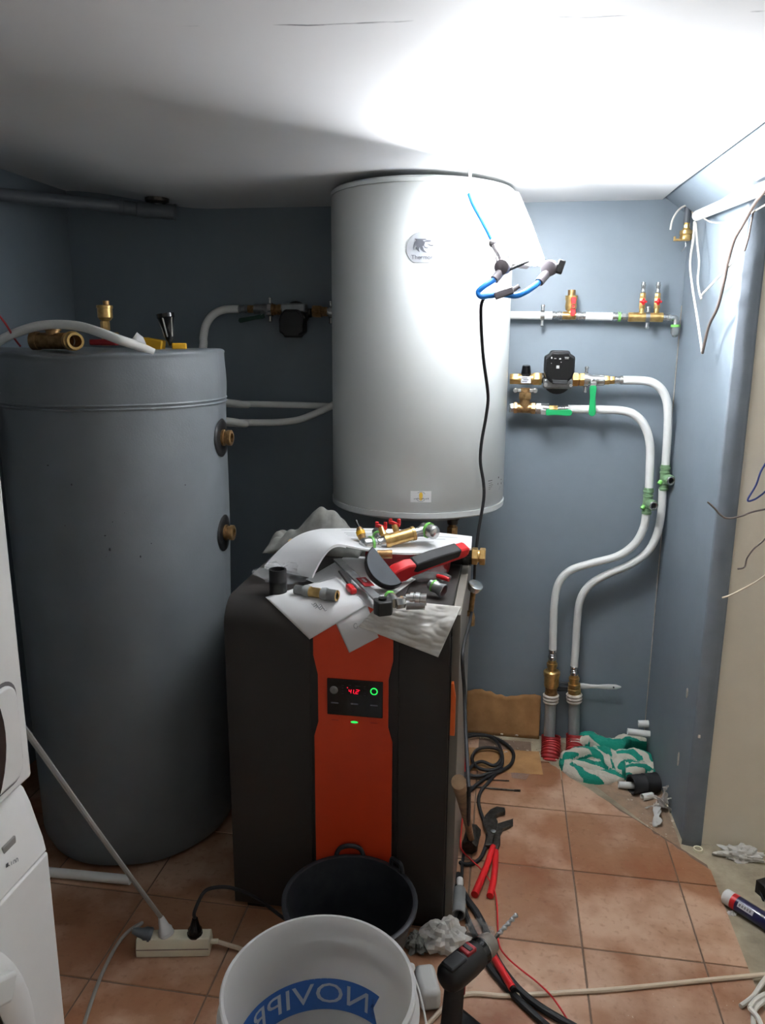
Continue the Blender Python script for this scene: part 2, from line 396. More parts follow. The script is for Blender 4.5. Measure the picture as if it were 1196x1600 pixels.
for y in ys_:
    e_=xe(max(y,-4.05)); vs_+=[(e_-.03,y,H+.016),(e_+.004,y,H+.012),(e_+.100,y,1.934),(XE+.1,y,1.934),(XE+.1,y,2.14),(e_-.03,y,2.14)]
fs_=[]
for k in range(40):
    for m_ in range(6): a=6*k+m_; b=6*k+(m_+1)%6; fs_.append((a,b,b+6,a+6))
fs_+=[tuple(range(5,-1,-1)),tuple(240+m_ for m_ in range(6))]
struct(cv.add(vs_,fs_),'trim_2','wall_blue','blue painted sloping strip between the ceiling edge and the right wall',smooth=False)
struct(B().grid(lambda u,v:Vector((XR-.0035+.004*u,-.0035+.003*(u-.5),.03+1.62*v+.0))+Vector((.0006*noise.noise(Vector((v*60,u,1))),0,0)),1,60),'trim_3','plaster','thin pale filler seam in the back right corner',smooth=False)
# plaster scars in the right wall
for px,py,sx,sz in((1071,1082,.007,.016),(1058,1185,.008,.024),(1086,1150,.004,.006)):
    p=at(px,py,X=XR+.010); xw=XR-(p.y)*(XJ-XR)/.608*1.0
    b=B(); n=12
    pts=[(math.cos(2*math.pi*i/n)*sx*random.uniform(.6,1.2),math.sin(2*math.pi*i/n)*sz*random.uniform(.7,1.15)) for i in range(n)]
    b.pris(pts,(xw+.004,p.y,p.z),(0,1,0),(0,0,1),(-.006,0,0)); build(b,'plaster_scar','plaster',wall_r,smooth=False)

# ================================================================== generic fittings
def cylp(root,name,a,b,r,mt,hexa=False,bev=0):
    bb=B(); (bb.hexn if hexa else bb.cyl)(a,b,r); return build(bb,name,mt,root,bev=bev)
def lath(root,name,a,b,prof,mt,n=20,label=None):
    a=Vector(a);b=Vector(b);L=(b-a).length; bb=B().lathe(a,b-a,[(t*L,r) for t,r in prof],n); return build(bb,name,mt,root,label=label)
def press(root,a,b,r,mt='chrome',name='press_sleeve'):
    return lath(root,name,a,b,[(0,r*.88),(.05,r),(.28,r),(.32,r*.9),(.42,r*.9),(.46,r),(.6,r),(.64,r*1.12),(.8,r*1.12),(.84,r*.95),(1,r*.95)],mt)
def union(root,a,b,r,mt='brass',name='union_nut'):
    return lath(root,name,a,b,[(0,r*.8),(.06,r*.85),(.1,r),(.5,r),(.55,r*.82),(.68,r*.82),(.72,r*.95),(1,r*.95)],mt,6)
def stem_handle(root,c,d,axis,L,wd,mt,name='handle'):
    """lever: flat bar from c along d, axis = plate normal"""
    d=Vector(d).normalized(); axis=Vector(axis).normalized(); s=d.cross(axis).normalized(); c=Vector(c)
    b=B(); poly=[]
    for k in range(9): a=math.pi*k/8-math.pi/2; poly.append((L+math.cos(a)*wd*.55,math.sin(a)*wd*.55))
    poly+= [(L*.35,wd*.42),(.0,wd*.55),(-wd*.4,wd*.4),(-wd*.4,-wd*.4),(0,-wd*.55),(L*.35,-wd*.42)]
    b.pris(poly,c-axis*.003,d,s,axis*.007); return build(b,name,mt,root,bev=.0015)
def px3(px,py,Y): return at(px,py,Y=Y)

# ================================================================== STORAGE TANK (left)
TX,TY=-.921,-.75
tank=thing('storage_tank',(TX,TY,0),'tall grey vinyl-wrapped hot water storage tank in the left corner','water tank')
def tank_skin(u,v):
    a=2*math.pi*u; z=.012+v*1.352; r=.300+.017*v-(.012 if v<.01 else 0)
    r+=noise.noise(Vector((math.cos(a)*2,math.sin(a)*2,z*2.5)))*.004
    return Vector((TX+r*math.cos(a),TY+r*math.sin(a),z))
build(B().grid(tank_skin,72,40),'jacket','vinyl_grey',tank,ang=180)
def tank_lid(u,v):
    a=2*math.pi*u; sag=.010*max(0,math.cos(a+math.pi*.52))**2*(1+.4*math.sin(7*a))+noise.noise(Vector((math.cos(a)*3,math.sin(a)*3,.5)))*.004
    if v<.55: z=1.362+v/.55*.128-sag*(v/.55); r=.3195+.002*math.sin(v*9)
    elif v<.75: t=(v-.55)/.2; z=1.490-sag+.010*math.sin(t*math.pi/2); r=.3195-.016*(1-math.cos(t*math.pi/2))
    else: t=(v-.75)/.25; r=.3035*(1-t)+.001; z=1.500-sag*(1-t)-.004*t
    return Vector((TX+r*math.cos(a),TY+r*math.sin(a),z))
build(B().grid(tank_lid,72,28),'lid','vinyl_grey',tank,ang=180)
for dz in(0,.010):
    build(B().tor((TX,TY,1.360-dz),(0,0,1),.3185,.0035,72,6),'seam_piping','vinyl_grey',tank)
for px,py,name in((346,685,'upper'),(349,835,'lower')):
    # ports on the right flank, facing the boiler side
    z={'upper':1.247,'lower':.962}[name]; a=math.radians(3); d=Vector((math.cos(a),math.sin(a),0)); r=.300+.017*z/1.36
    c=Vector((TX,TY,z))+d*r
    ro=B(); n=28; u,v,w_=frame(d); vs=[]
    for k,(rr,t) in enumerate([(.056,.002),(.05,.006),(.03,.005),(.0,.003)]):
        for i in range(n):
            q=2*math.pi*i/n; o=u*math.cos(q)*rr+v*math.sin(q)*rr; P=c+o; e=Vector((P.x-TX,P.y-TY,0)).normalized()
            vs.append(Vector((TX,TY,P.z))+e*(r+t))
    fs=[(k*n+i,k*n+(i+1)%n,(k+1)*n+(i+1)%n,(k+1)*n+i) for k in range(3) for i in range(n)]
    ro.add(vs,fs); rs=build(ro,'port_rosette','black',tank)
    bb=B().lathe(c,d,[(0,.024),(.010,.024),(.011,.019),(.018,.019),(.019,.023),(.029,.023),(.031,.020),(.031,.014),(.008,.014)],20)
    build(bb,'port_nipple','brass_old',tank)
for k in range(12):
    a=random.uniform(-1.7,-.35); z=random.uniform(.95,1.22); r=.3005+.017*z/1.36+.003; d=Vector((math.cos(a),math.sin(a),0))
    build(B().sph(Vector((TX,TY,z))+d*r,random.uniform(.0012,.0028),8,(1,1,random.uniform(.6,1.8))),'dirt_speck','black_rubber',tank)
ZT=1.497
# things on the tank
def onT(px,py,Y): return at(px,py,Y=Y)
v=thing('air_vent',at(165,533,Y=-.82),'brass automatic air vent standing upright on the tank lid','valve')
def vert(root,name,px,y0,y1,rp,mt,Y,hexa=False):
    a=at(px,y1,Y=Y); b=at(px,y0,Y=Y); b=Vector((a.x,a.y,b.z)); return cylp(root,name,a,b,mm(rp,a),mt,hexa)
Y=-.78
vert(v,'stem',165,516,540,5,'brass',Y); vert(v,'hex_collar',165,502,516,7,'brass',Y,True)
c0=at(165,502,Y=Y); c1=at(165,477,Y=Y); r=mm(11.5,c0)
lath(v,'float_chamber',c0,(c0.x,c0.y,c1.z),[(0,r*.5),(.08,r*.75),(.2,r*.92),(.24,r),(.8,r),(.82,r*1.08),(.97,r*1.08),(1,r)],'brass')
vert(v,'vent_cap',166,470,477,5,'brass_old',Y)
cylp(v,'side_block',at(172,526,Y=Y),at(184,526,Y=Y),.012,'brass')
v.location=Vector((c0.x,c0.y,ZT)); 
for ch in v.children: ch.location = -(Vector((c0.x,c0.y,ZT))-ORG[v.name])
# heavy brass tee
t=thing('brass_tee',at(95,540,Y=-.92),'heavy brass tee fitting lying on the tank lid under the white pipe','pipe fitting')
Y=-.93; rr=mm(13,at(95,530,Y=Y))
a=at(58,533,Y=Y); b=at(108,527,Y=Y); a.z=b.z=ZT+rr+.001
cylp(t,'tee_body',a,b,rr,'brass_old')
lath(t,'end_collar',a-Vector((.012,0,0)),a+Vector((.006,0,0)),[(0,rr*1.1),(1,rr*1.1)],'brass_old')
e=at(121,531,Y=-1.0); e.z=ZT+rr*1.05
bb=B(); d=Vector((.75,-.65,0)).normalized(); s0=Vector((b.x,b.y,e.z))
bb.lathe(s0-d*.02,d,[(0,rr*.9),(.03,rr*.9),(.032,rr*1.15),(.05,rr*1.15),(.052,rr*1.0),(.068,rr*1.0),(.068,rr*.72),(.02,rr*.7)],24,cap=False)
build(bb,'open_socket','brass',t)
bb=B().lathe((a+b)/2+Vector((0,0,rr*.3)),(0,.1,1),[(0,rr*.8),(rr*.9,rr*.8),(rr*.92,rr*.98),(rr*1.3,rr*.98)],20); build(bb,'branch','brass_old',t)
# white pipe arched over the lid
pz=[(-30,550,-.95),(0,532,-.95),(30,518,-.95),(62,509,-.95),(95,507,-.95),(125,510,-.96),(155,519,-.99),(190,532,-1.0),(214,540,-.98),(240,552,-.96)]
tag(build(B().tube([at(a,b,Y=c) for a,b,c in pz],mm(7.2,at(95,507,Y=-.95)),14),'arched_pipe','pipe_white'),'white plastic pipe arching over the brass tee on the tank lid','pipe')
# red plastic handle behind it
t=B().box(at(164,536,Y=-.93)+Vector((0,0,.002)),(.075,.03,.016)); tag(build(t,'red_lever','red_dark',bev=.004),'dark red flat lever lying beside the brass tee on the tank','handle')
# clip-on torch: black lamp head with yellow body
t=thing('hand_torch',at(262,540,Y=-.72),'black flared hand torch standing in a yellow tool on the tank lid','torch')
Y=-.72; a=at(267,540,Y=Y); b=at(258,490,Y=Y); r=mm(7,a)
lath(t,'torch_barrel',a,b,[(0,r*.45),(.12,r*.5),(.2,r*.85),(.55,r*1.2),(.85,r*1.75),(.88,r*1.95),(1,r*1.95)],'black_gloss')
d=(b-a).normalized()
for k in range(5):
    q=2*math.pi*k/5; u_,v_,_=frame(d); o=(u_*math.cos(q)+v_*math.sin(q))
    build(B().tube([a+d*.025+o*r*.9,a+d*.085+o*r*1.7],.003,6,0),'rib','chrome',t)
cc=at(255,536,Y=Y); cc.z=ZT+.012
build(B().box(cc+Vector((-.028,0,.004)),(.06,.03,.030),Matrix.Rotation(.15,3,'Y')),'tool_body','yellow',t,bev=.004)
build(B().box(cc+Vector((.045,.01,-.002)),(.04,.025,.018),Matrix.Rotation(.3,3,'Z')),'tool_jaw','yellow',t,bev=.003)
pp=B().add([at(198,541,Y=-.80),at(230,541,Y=-.78),at(224,527,Y=-.78),at(214,519,Y=-.79)],[(0,1,2,3)])
tag(build(pp,'paper_scrap','paper',solid=.0006),'small white paper scrap stuck up behind the tank rim','paper')
tag(build(B().tube([at(-6,488,Y=-1.0),at(8,505,Y=-.98),at(22,528,Y=-.95),at(32,541,Y=-.93)],.0028,8),'red_cable','red_dark'),'thin red cord hanging down to the tank lid at the left edge','cord')

# ================================================================== CEILING DRAIN PIPE
dp=thing('drain_pipe',at(270,330,Y=-.2),'dark grey plastic drain pipe with a tee fixed under the ceiling','pipe')
A=at(-40,300,Y=-.55); Bq=at(195,324,Y=-.24); C_=at(225,328,Y=-.215); D_=at(276,332,Y=-.17); dd=(D_-A).normalized()
r=mm(9.5,Bq); cylp(dp,'pipe',A,Bq,r,'pvc_dark')
lath(dp,'socket',Bq-dd*.02,C_,[(0,r*1.12),(.08,r*1.2),(.2,r*1.2),(.22,r*1.12),(.7,r*1.12),(.72,r*1.22),(1,r*1.22)],'pvc_dark')
lath(dp,'tee_body',C_,D_,[(0,r*1.2),(.06,r*1.25),(.3,r*1.2),(.9,r*1.2),(.92,r*1.3),(1,r*1.3)],'pvc_dark')
mid=C_.lerp(D_,.42); mid.z+=.01
lath(dp,'branch',mid,(mid.x,mid.y,H+.006),[(0,r*.8),(1,r*.8)],'pvc_dark')
lath(dp,'ceiling_rosette',(mid.x,mid.y,H-.012),(mid.x,mid.y,H+.006),[(0,r*1.0),(.35,r*1.9),(1,r*2.0)],'steel_dark')

# ================================================================== WATER HEATER
HX,HY,HR=-.075,-.305,.288; HZ0,HZ1=1.012,1.962
heater=thing('water_heater',(HX,HY,HZ0-.05),'large white cylindrical electric water heater hung on the back wall','water heater')
build(B().lathe((HX,HY,HZ0),(0,0,1),[(0,HR-.003),(.004,HR),(HZ1-HZ0-.004,HR),(HZ1-HZ0,HR-.003)],96),'shell','heater_white',heater)
build(B().lathe((HX,HY,HZ1),(0,0,1),[(0,HR+.002),(.010,HR+.002),(.016,HR-.004),(.020,HR-.02),(.022,.05)],96),'top_cap','heater_white',heater)
build(B().lathe((HX,HY,HZ0),(0,0,-1),[(0,HR+.003),(.016,HR+.002),(.022,HR-.006),(.024,HR-.03),(.042,HR-.075),(.046,.10),(.046,.02)],96),'bottom_cap','heater_grey',heater)
def onH(s,z,off=.0009):   # s = arc length from the direction facing the camera (-Y)
    a=-math.pi/2+s/HR; return Vector((HX+(HR+off)*math.cos(a),HY+(HR+off)*math.sin(a),z))
def sH(px,py):            # pixel -> (arc, z) on the shell
    d=FWD+(px-598)/FPX*RT-(py-800)/FPX*UP; ox,oy=CAM.x-HX,CAM.y-HY
    a=d.x**2+d.y**2; b=2*(ox*d.x+oy*d.y); c=ox*ox+oy*oy-HR*HR; t=(-b-math.sqrt(max(0,b*b-4*a*c)))/(2*a); P=CAM+d*t
    return (math.atan2(P.y-HY,P.x-HX)+math.pi/2)*HR, P.z
sl,zl=sH(660,388); R0=.0445
n=40; ang=[math.radians(-60)+math.radians(300)*i/(n-1) for i in range(n)]
poly=[(R0*math.cos(a),max(R0*math.sin(a),-.039)) for a in [2*math.pi*i/n for i in range(n)]]
bd=B(); bd.add([onH(sl,zl,.002)]+[onH(sl+x,zl+y,.002) for x,y in poly]+[onH(sl+x*1.02,zl+y*1.02,.0) for x,y in poly],[(0,1+i,1+(i+1)%n) for i in range(n)]+[(1+i,1+n+i,1+n+(i+1)%n,1+(i+1)%n) for i in range(n)])
badge=build(bd,'badge','silver_badge',heater,label='round silver badge with a lion emblem and lettering')
e=B()
K=.0445/290.
def L2(x,y): return ((x-605)*K,-(y-560)*K)
def onB(x,y): return onH(sl+x,zl+y,.0026)
shapes=[[(460,390),(500,393),(660,395),(690,412),(640,418),(610,420),(640,440),(660,440),(650,470),(640,500),(600,540),(540,540),(490,520),(450,560),(446,520),(470,450),(490,420)],
 [(446,520),(450,590),(458,592),(470,540),(500,505),(470,480)],[(500,505),(498,560),(520,600),(560,634),(545,580),(560,530)],[(560,530),(575,580),(620,620),(688,640),(640,590),(610,530)],
 [(640,440),(690,418),(765,420),(760,442),(700,446),(660,448)],[(625,520),(660,552),(700,558),(720,544),(680,545),(650,530),(640,500)],[(690,484),(730,490),(760,502),(822,500),(790,520),(750,515)]]
for sh in shapes:
    q=[onB(*L2(*p)) for p in sh]; e.add(q,[tuple(range(len(q)))])
build(e,'emblem','badge_ink',badge,smooth=False)
tb=B().text('Thermor',.0165,lambda x,y:onH(sl+x,zl-.0245+y,.0026)); build(tb,'lettering','badge_ink',badge,smooth=False)
# small sticker
sx,zx=sH(658,776); hw,hh=.0315,.0175
def patch(s0,z0,hw,hh,off=.0012,nu=6): return B().grid(lambda u,v:onH(s0+(2*u-1)*hw,z0+(2*v-1)*hh,off),nu,1)
stk=build(patch(sx,zx,hw,hh),'sticker','paper',heater,label='small white sticker with a golden figure')
e=B(); 
for i in range(2):
    P=[(math.cos(t)*(.0055 if i==0 else .0048),math.sin(t)*(.010 if i==0 else .007)-(.0 if i==0 else .009)+.004) for t in [2*math.pi*k/16 for k in range(16)]]
    e.add([onH(sx+x,zx+y,.0018) for x,y in P],[tuple(range(16))])
build(e,'sticker_figure','sticker_gold',stk,smooth=False)
e=B(); n=20
for a0,a1 in((.6,2.3),(3.6,5.6)):
    vs=[];
    for k in range(n):
        a=a0+(a1-a0)*k/(n-1); vs+= [onH(sx+math.cos(a)*.0145,zx+math.sin(a)*.0145,.0016),onH(sx+math.cos(a)*.0155,zx+math.sin(a)*.0155,.0016)]
    e.add(vs,[(2*k,2*k+1,2*k+3,2*k+2) for k in range(n-1)])
for k in range(9):
    x=-.021+k*.0052; hgt=.0022+.001*((k*7)%3)
    e.add([onH(sx+x,zx-.008,.002),onH(sx+x+.0028,zx-.008,.002),onH(sx+x+.0028,zx-.008+hgt,.002),onH(sx+x,zx-.008+hgt,.002)],[(0,1,2,3)])
build(e,'sticker_print','ink',stk,smooth=False)
# rating label with fine print
s1,z1=sH(780,752); e=B()
for px,py,ww,hh2 in((766,751,.024,.0018),(766,755,.02,.0012),(767,758,.024,.0012),(766,761,.02,.0012),(765,764,.012,.0012),(779,746,.006,.005),(783,749,.006,.003),(778,756,.004,.006),(783,755,.006,.006),(781,761,.007,.0012),(780,764,.009,.001),(784,742,.002,.001)):
    s_,z_=sH(px,py); s_=min(s_,HR*1.35)
    e.add([onH(s_-ww/2,z_-hh2/2,.0012),onH(s_+ww/2,z_-hh2/2,.0012),onH(s_+ww/2,z_+hh2/2,.0012),onH(s_-ww/2,z_+hh2/2,.0012)],[(0,1,2,3)])
build(e,'rating_print','ink_dark',heater,smooth=False)
# pipe stub with safety fitting under the heater
c=at(708,800,Y=-.30); 
st=thing('heater_outlet',(c.x,c.y,.80),'dark brass pipe connection hanging under the water heater','pipe fitting')
cylp(st,'outlet_pipe',(c.x,c.y,.84),(c.x,c.y,HZ0-.045),.012,'brass_old'); 
lath(st,'dielectric_union',(c.x,c.y,.915),(c.x,c.y,HZ0-.046),[(0,.018),(.3,.019),(.32,.024),(.6,.024),(.62,.018),(1,.018)],'steel_dark'); cylp(st,'nut',(c.x,c.y,.87),(c.x,c.y,.905),.02,'brass_old',True)
# ================================================================== WORK LAMP
LN=Vector((.60,-.62,.50)).normalized(); LC=Vector((.209,-.665,1.835))
LV=Vector((-.102,.115,.156)); LV=(LV-LN*LV.dot(LN)).normalized(); LU=LV.cross(LN).normalized()
if LU.x<0: LU=-LU
LR=rotm(LU,LV,LN)
lamp=thing('work_lamp',LC,'bright LED work lamp with blue tube stand hanging in front of the water heater','work lamp')
def lp(u,v,w): return LC+LU*u+LV*v+LN*w
hw,hl=.072,.108
tr=[(-hw,-hl),(hw,-hl),(hw*.98,hl*.2),(hw*.86,hl),(-hw*.86,hl),(-hw*.98,hl*.2)]
build(B().pris(tr,LC-LN*.030,LU,LV,LN*.030),'lamp_head','lamp_diffuser',lamp,bev=.006)
hd_=lamp.children[0]; hd_.data.materials.append(MATS['lamp_shell'])   # right and lower sides glow; back, left and top dimmed to spare the heater
for p_ in hd_.data.polygons:
    if p_.normal.dot(LN)<-.7 or p_.normal.dot(LU)<-.5 or p_.normal.dot(LV)>.5: p_.material_index=1
build(B().pris([(x*.9,y*.9) for x,y in tr],LC-LN*.001,LU,LV,LN*.003),'led_panel','led_face',lamp)
fr=B()
for i in range(6):
    p,q=tr[i],tr[(i+1)%6]; fr.tube([lp(p[0]*.97,p[1]*.97,.0),lp(q[0]*.97,q[1]*.97,.0)],.0045,8,0)
build(fr,'bezel','lamp_white',lamp)
build(B().box(lp(0,-hl*.82,-.040),(.11,.03,.022),LR),'driver_box','lamp_grey',lamp,bev=.004)
k1=at(786,417,Y=-.78); k2=at(859,419,Y=-.74); kd=(k2-k1).normalized()
for kc,nm in((k1,'knob'),(k2,'knob')):
    ax=Vector((-.35,-.9,-.15)).normalized(); r=mm(12.5,kc)
    lath(lamp,nm,kc-ax*.02,kc+ax*.012,[(0,r*.7),(.2,r*.95),(.8,r),(.95,r*.95),(1,r*.8)],'lamp_dark',24)
for kc,uu in((k1,-1),(k2,1)):
    build(B().tube([lp(uu*hw*.75,-hl*1.0,-.012),kc+Vector((.004,.008,.008))],.009,8,0),'bracket_arm','lamp_white' if uu<0 else 'lamp_grey',lamp)
    e2=at(773,437,Y=-.79) if uu<0 else at(843,441,Y=-.76)
    build(B().tube([kc+Vector((0,.006,-.006)),e2],.012,10,0),'tube_sleeve','lamp_dark',lamp)
pts=[(773,437,-.79),(757,447,-.80),(748,456,-.80),(752,463,-.80),(765,462,-.80),(785,460,-.795),(805,462,-.785),(820,457,-.78),(834,448,-.77),(843,441,-.76)]
build(B().tube([at(a,b,Y=c) for a,b,c in pts],.0075,12,6),'stand_tube','blue_tube',lamp)
pts=[(771,378,-.72),(760,356,-.70),(748,334,-.68),(739,317,-.665),(734,303,-.655)]
bt=[at(a,b,Y=c) for a,b,c in pts]; build(B().tube([bt[-1],Vector((.088,-.615,1.968)),Vector((.086,-.575,1.990)),Vector((.085,-.53,1.988))],.004,8,6),'hook','lamp_white',lamp)
build(B().tube(bt,.0065,12,6),'hanger_tube','blue_tube',lamp)
build(B().sph(at(771,380,Y=-.735),.012,14),'hanger_joint','lamp_grey',lamp)
build(B().tube([at(771,381,Y=-.735),at(781,398,Y=-.76),at(787,412,Y=-.77)],.008,8,0),'hanger_link','lamp_grey',lamp)
cl=at(788,458,Y=-.80); build(B().box(cl,(.05,.022,.018),Matrix.Rotation(-.35,3,'Y')),'cable_clamp','lamp_dark',lamp,bev=.003)
build(B().tube([at(798,456,Y=-.80),at(812,447,Y=-.80)],.006,8,0),'clamp_lever','lamp_dark',lamp)
build(B().box(at(876,417,Y=-.74),(.018,.02,.035),Matrix.Rotation(.3,3,'Y')),'wing_nut','black',lamp,bev=.003)
build(B().tube([lp(.0,-hl*1.05,-.02),at(826,409,Y=-.77),at(806,417,Y=-.78),at(795,422,Y=-.78)],.004,8),'lead','black_rubber',lamp)
ca=[(780,462,-.80),(762,462,-.79),(753,474,-.77),(752,500,-.74),(754,540,-.70),(757,570,-.68),(763,618,-.65),(760,650,-.64),(753,690,-.635),(751,722,-.63),(756,755,-.63),(756,782,-.63),(748,830,-.63),(743,875,-.63)]
cp=[at(a,b,Y=c) for a,b,c in ca]
for a,b,xx in((740,930,.134),(735,970,.134),(727,1000,.132),(723,1030,.131),(726,1080,.137),(728,1140,.146),(731,1200,.158),(733,1255,.165)): cp.append(at(a,b,X=xx))
for a,b in((731,1310),(724,1340),(722,1375),(724,1410),(715,1440)): cp.append(at(a,b,Z=.0055))
tag(build(B().tube(cp,.0046,10,5),'lamp_cable','black_rubber'),'long black cable dangling from the work lamp past the heater to the floor','cable')
# ================================================================== PLUMBING ON THE BACK WALL (right)
def run(root,Y,specs):
    """specs: (kind, part name, x0,y0,x1,y1, radius px, material)"""
    for kind,nm,x0,y0,x1,y1,rp,mt in specs:
        a=at(x0,y0,Y=Y); b=at(x1,y1,Y=Y); r=mm(rp,a)
        if kind=='c': cylp(root,nm,a,b,r,mt)
        elif kind=='h': cylp(root,nm,a,b,r,mt,True)
        elif kind=='p': press(root,a,b,r,mt,nm)
        elif kind=='u': union(root,a,b,r,mt,nm)
def clampring(root,px,py,Y,rp,mt='chrome'):
    c=at(px,py,Y=Y); r=mm(rp,c); k=build(B().lathe(c-Vector((.007,0,0)),(1,0,0),[(0,r),(.014,r),(.014,r*1.12),(0,r*1.12)],20,cap=False),'clamp_ring',mt,root)
    for s in(1,-1): build(B().lathe(c+Vector((0,-.006,s*r*1.05)),(0,0,s),[(0,.006),(.013,.006),(.0135,.008),(.018,.0075),(.021,.004)],10),'clamp_screw',mt,k)
    build(B().cyl(c+Vector((0,r,0)),Vector((c.x,.004,c.z)),.005,n=8),'clamp_stud',mt,k)
YU=-.045
up=thing('upper_pipe_run',at(930,494,Y=YU),'upper white water pipe with brass fittings along the back wall right of the heater','pipe')
run(up,YU,[('c','pipe',790,492.5,863,493,6.2,'pipe_white'),('p','press_sleeve',863,493,879,493,6.4,'chrome'),('c','tee_body',878,493,901,493.5,6,'brass'),
 ('p','press_sleeve',916,494,900,493.5,6.4,'chrome'),('c','pipe',915,494,958,494.5,6.2,'pipe_white'),('p','press_sleeve',957,494.5,972,495,6.6,'chrome'),('c','green_ring',966,495,970,495,7.5,'green_ring'),('h','coupling_nut',972,495,983,495.5,5.6,'chrome')])
clampring(up,848,493,YU,7.2)
# brass manifold with two outlet valves
mf=thing('valve_manifold',at(1010,494,Y=YU),'brass manifold with two small red-handled valves near the room corner','valve')
run(mf,YU,[('c','manifold_body',983,495.5,1036,496,7.2,'brass'),('h','end_nut',982,495.5,990,495.5,8,'brass'),('h','end_nut',1029,496,1036,496,8,'brass'),('p','press_sleeve',1036,496,1050,497,5.5,'chrome')])
clampring(mf,1012,496,YU,7.6,'steel')
for i,px in enumerate((1003,1026)):
    c0=at(px,489,Y=YU); f=lambda y:Vector((c0.x,c0.y,at(px,y,Y=YU).z))
    cylp(mf,'outlet_stem',f(492),f(478),mm(4,c0),'brass'); cylp(mf,'valve_hex',f(482),f(465),mm(5,c0),'brass',True); cylp(mf,'outlet_nut',f(466),f(458),mm(4.6,c0),'brass',True)
    press(mf,f(458),f(441),mm(3.4,c0),'chrome')
    hc=f(472)+Vector((0,-.022,0)); hb=B().sph(hc,.008,10)
    hb.box(hc,(.024,.006,.007)); hb.box(hc,(.007,.006,.022))
    build(hb,'red_knob','red',mf,bev=.001); cylp(mf,'spindle',f(472),hc,.003,'steel')
e0=at(1049,497,Y=YU); e1=Vector((at(1055,500,Y=YU).x,YU,e0.z))
build(B().tube([e0,e1,Vector((e1.x+.004,YU,e1.z-.012)),Vector((e1.x+.004,YU,e1.z-.025))],.010,12,5),'elbow','chrome',mf)
q=Vector((e1.x+.004,YU,e1.z-.022)); cylp(mf,'green_ring',q,q-Vector((0,0,.008)),.0155,'green_ring'); lath(mf,'end_cap',q-Vector((0,0,.008)),q-Vector((0,0,.042)),[(0,.0145),(.6,.0145),(.7,.012),(.95,.008),(1,.004)],'plastic_clear')
# bleed valve with red lever standing on the tee
rv=thing('bleed_valve',at(891,489,Y=YU),'small upright brass valve with a red lever on the upper pipe','valve')
c0=at(892,488,Y=YU); f=lambda y:Vector((c0.x,c0.y,at(892,y,Y=YU).z))
lath(rv,'valve_body',f(490),f(462),[(0,.011),(.15,.011),(.2,.017),(.4,.02),(.7,.018),(.78,.021),(1,.021)],'brass',12)
lath(rv,'threaded_end',f(463),f(453),[(0,.012),(.2,.0135),(.35,.0125),(.5,.0135),(.65,.0125),(.8,.0135),(1,.012)],'brass_old')
stem_handle(rv,f(468)+Vector((.006,-.026,0)),(0.0,0,-1),(0,-1,0),.048,.016,'red'); build(B().tor(f(479)+Vector((.006,-.031,0)),(0,1,0),.007,.0022,16,6),'lever_screw','brass_old',rv)
# mixing valve
YM=-.075
mv=thing('mixing_valve',at(822,592,Y=YM),'brass thermostatic mixing valve with black knob left of the right-hand pump','valve')
run(mv,YM,[('h','inlet_nut',797,592,812,592,9,'brass'),('c','valve_body',810,592,834,592,8.5,'brass'),('h','outlet_nut',833,592,847,592,10.5,'brass')])
c0=at(822,592,Y=YM); f=lambda y:Vector((c0.x,c0.y,at(822,y,Y=YM).z))
lath(mv,'knob_base',f(598),f(584),[(0,.017),(.1,.021),(1,.021)],'black',8); kb=B().lathe(f(586),(0,-.15,1),[(0,.017),(.01,.017),(.03,.0145),(.034,.013)],20); build(kb,'setting_knob','black_gloss',mv)
lab=build(B().box(f(593)+Vector((0,-.0235,0)),(.034,.004,.024)),'label_plate','paper',mv,bev=.001); e=B()
for i in range(3): e.box(f(593)+Vector((-.004+.004*(i%2),-.0258,.006-.006*i)),(.018,.0006,.0022))
build(e,'label_print','ink_dark',lab)
lath(mv,'lower_flange',f(606),f(614),[(0,.016),(.2,.02),(.8,.02),(1,.016)],'brass_old'); fl=B().box(f(610)+Vector((0,-.004,0)),(.07,.018,.012))
for s in(-1,1): fl.cyl(f(610)+Vector((s*.034,-.016,0)),f(610)+Vector((s*.034,.008,0)),.009,n=10)
build(fl,'flange_clamp','chrome',mv,bev=.002)
cylp(mv,'lower_union',f(613),f(624),.0235,'brass_old',True); cylp(mv,'lower_stem',f(622),f(634),.018,'brass_old')
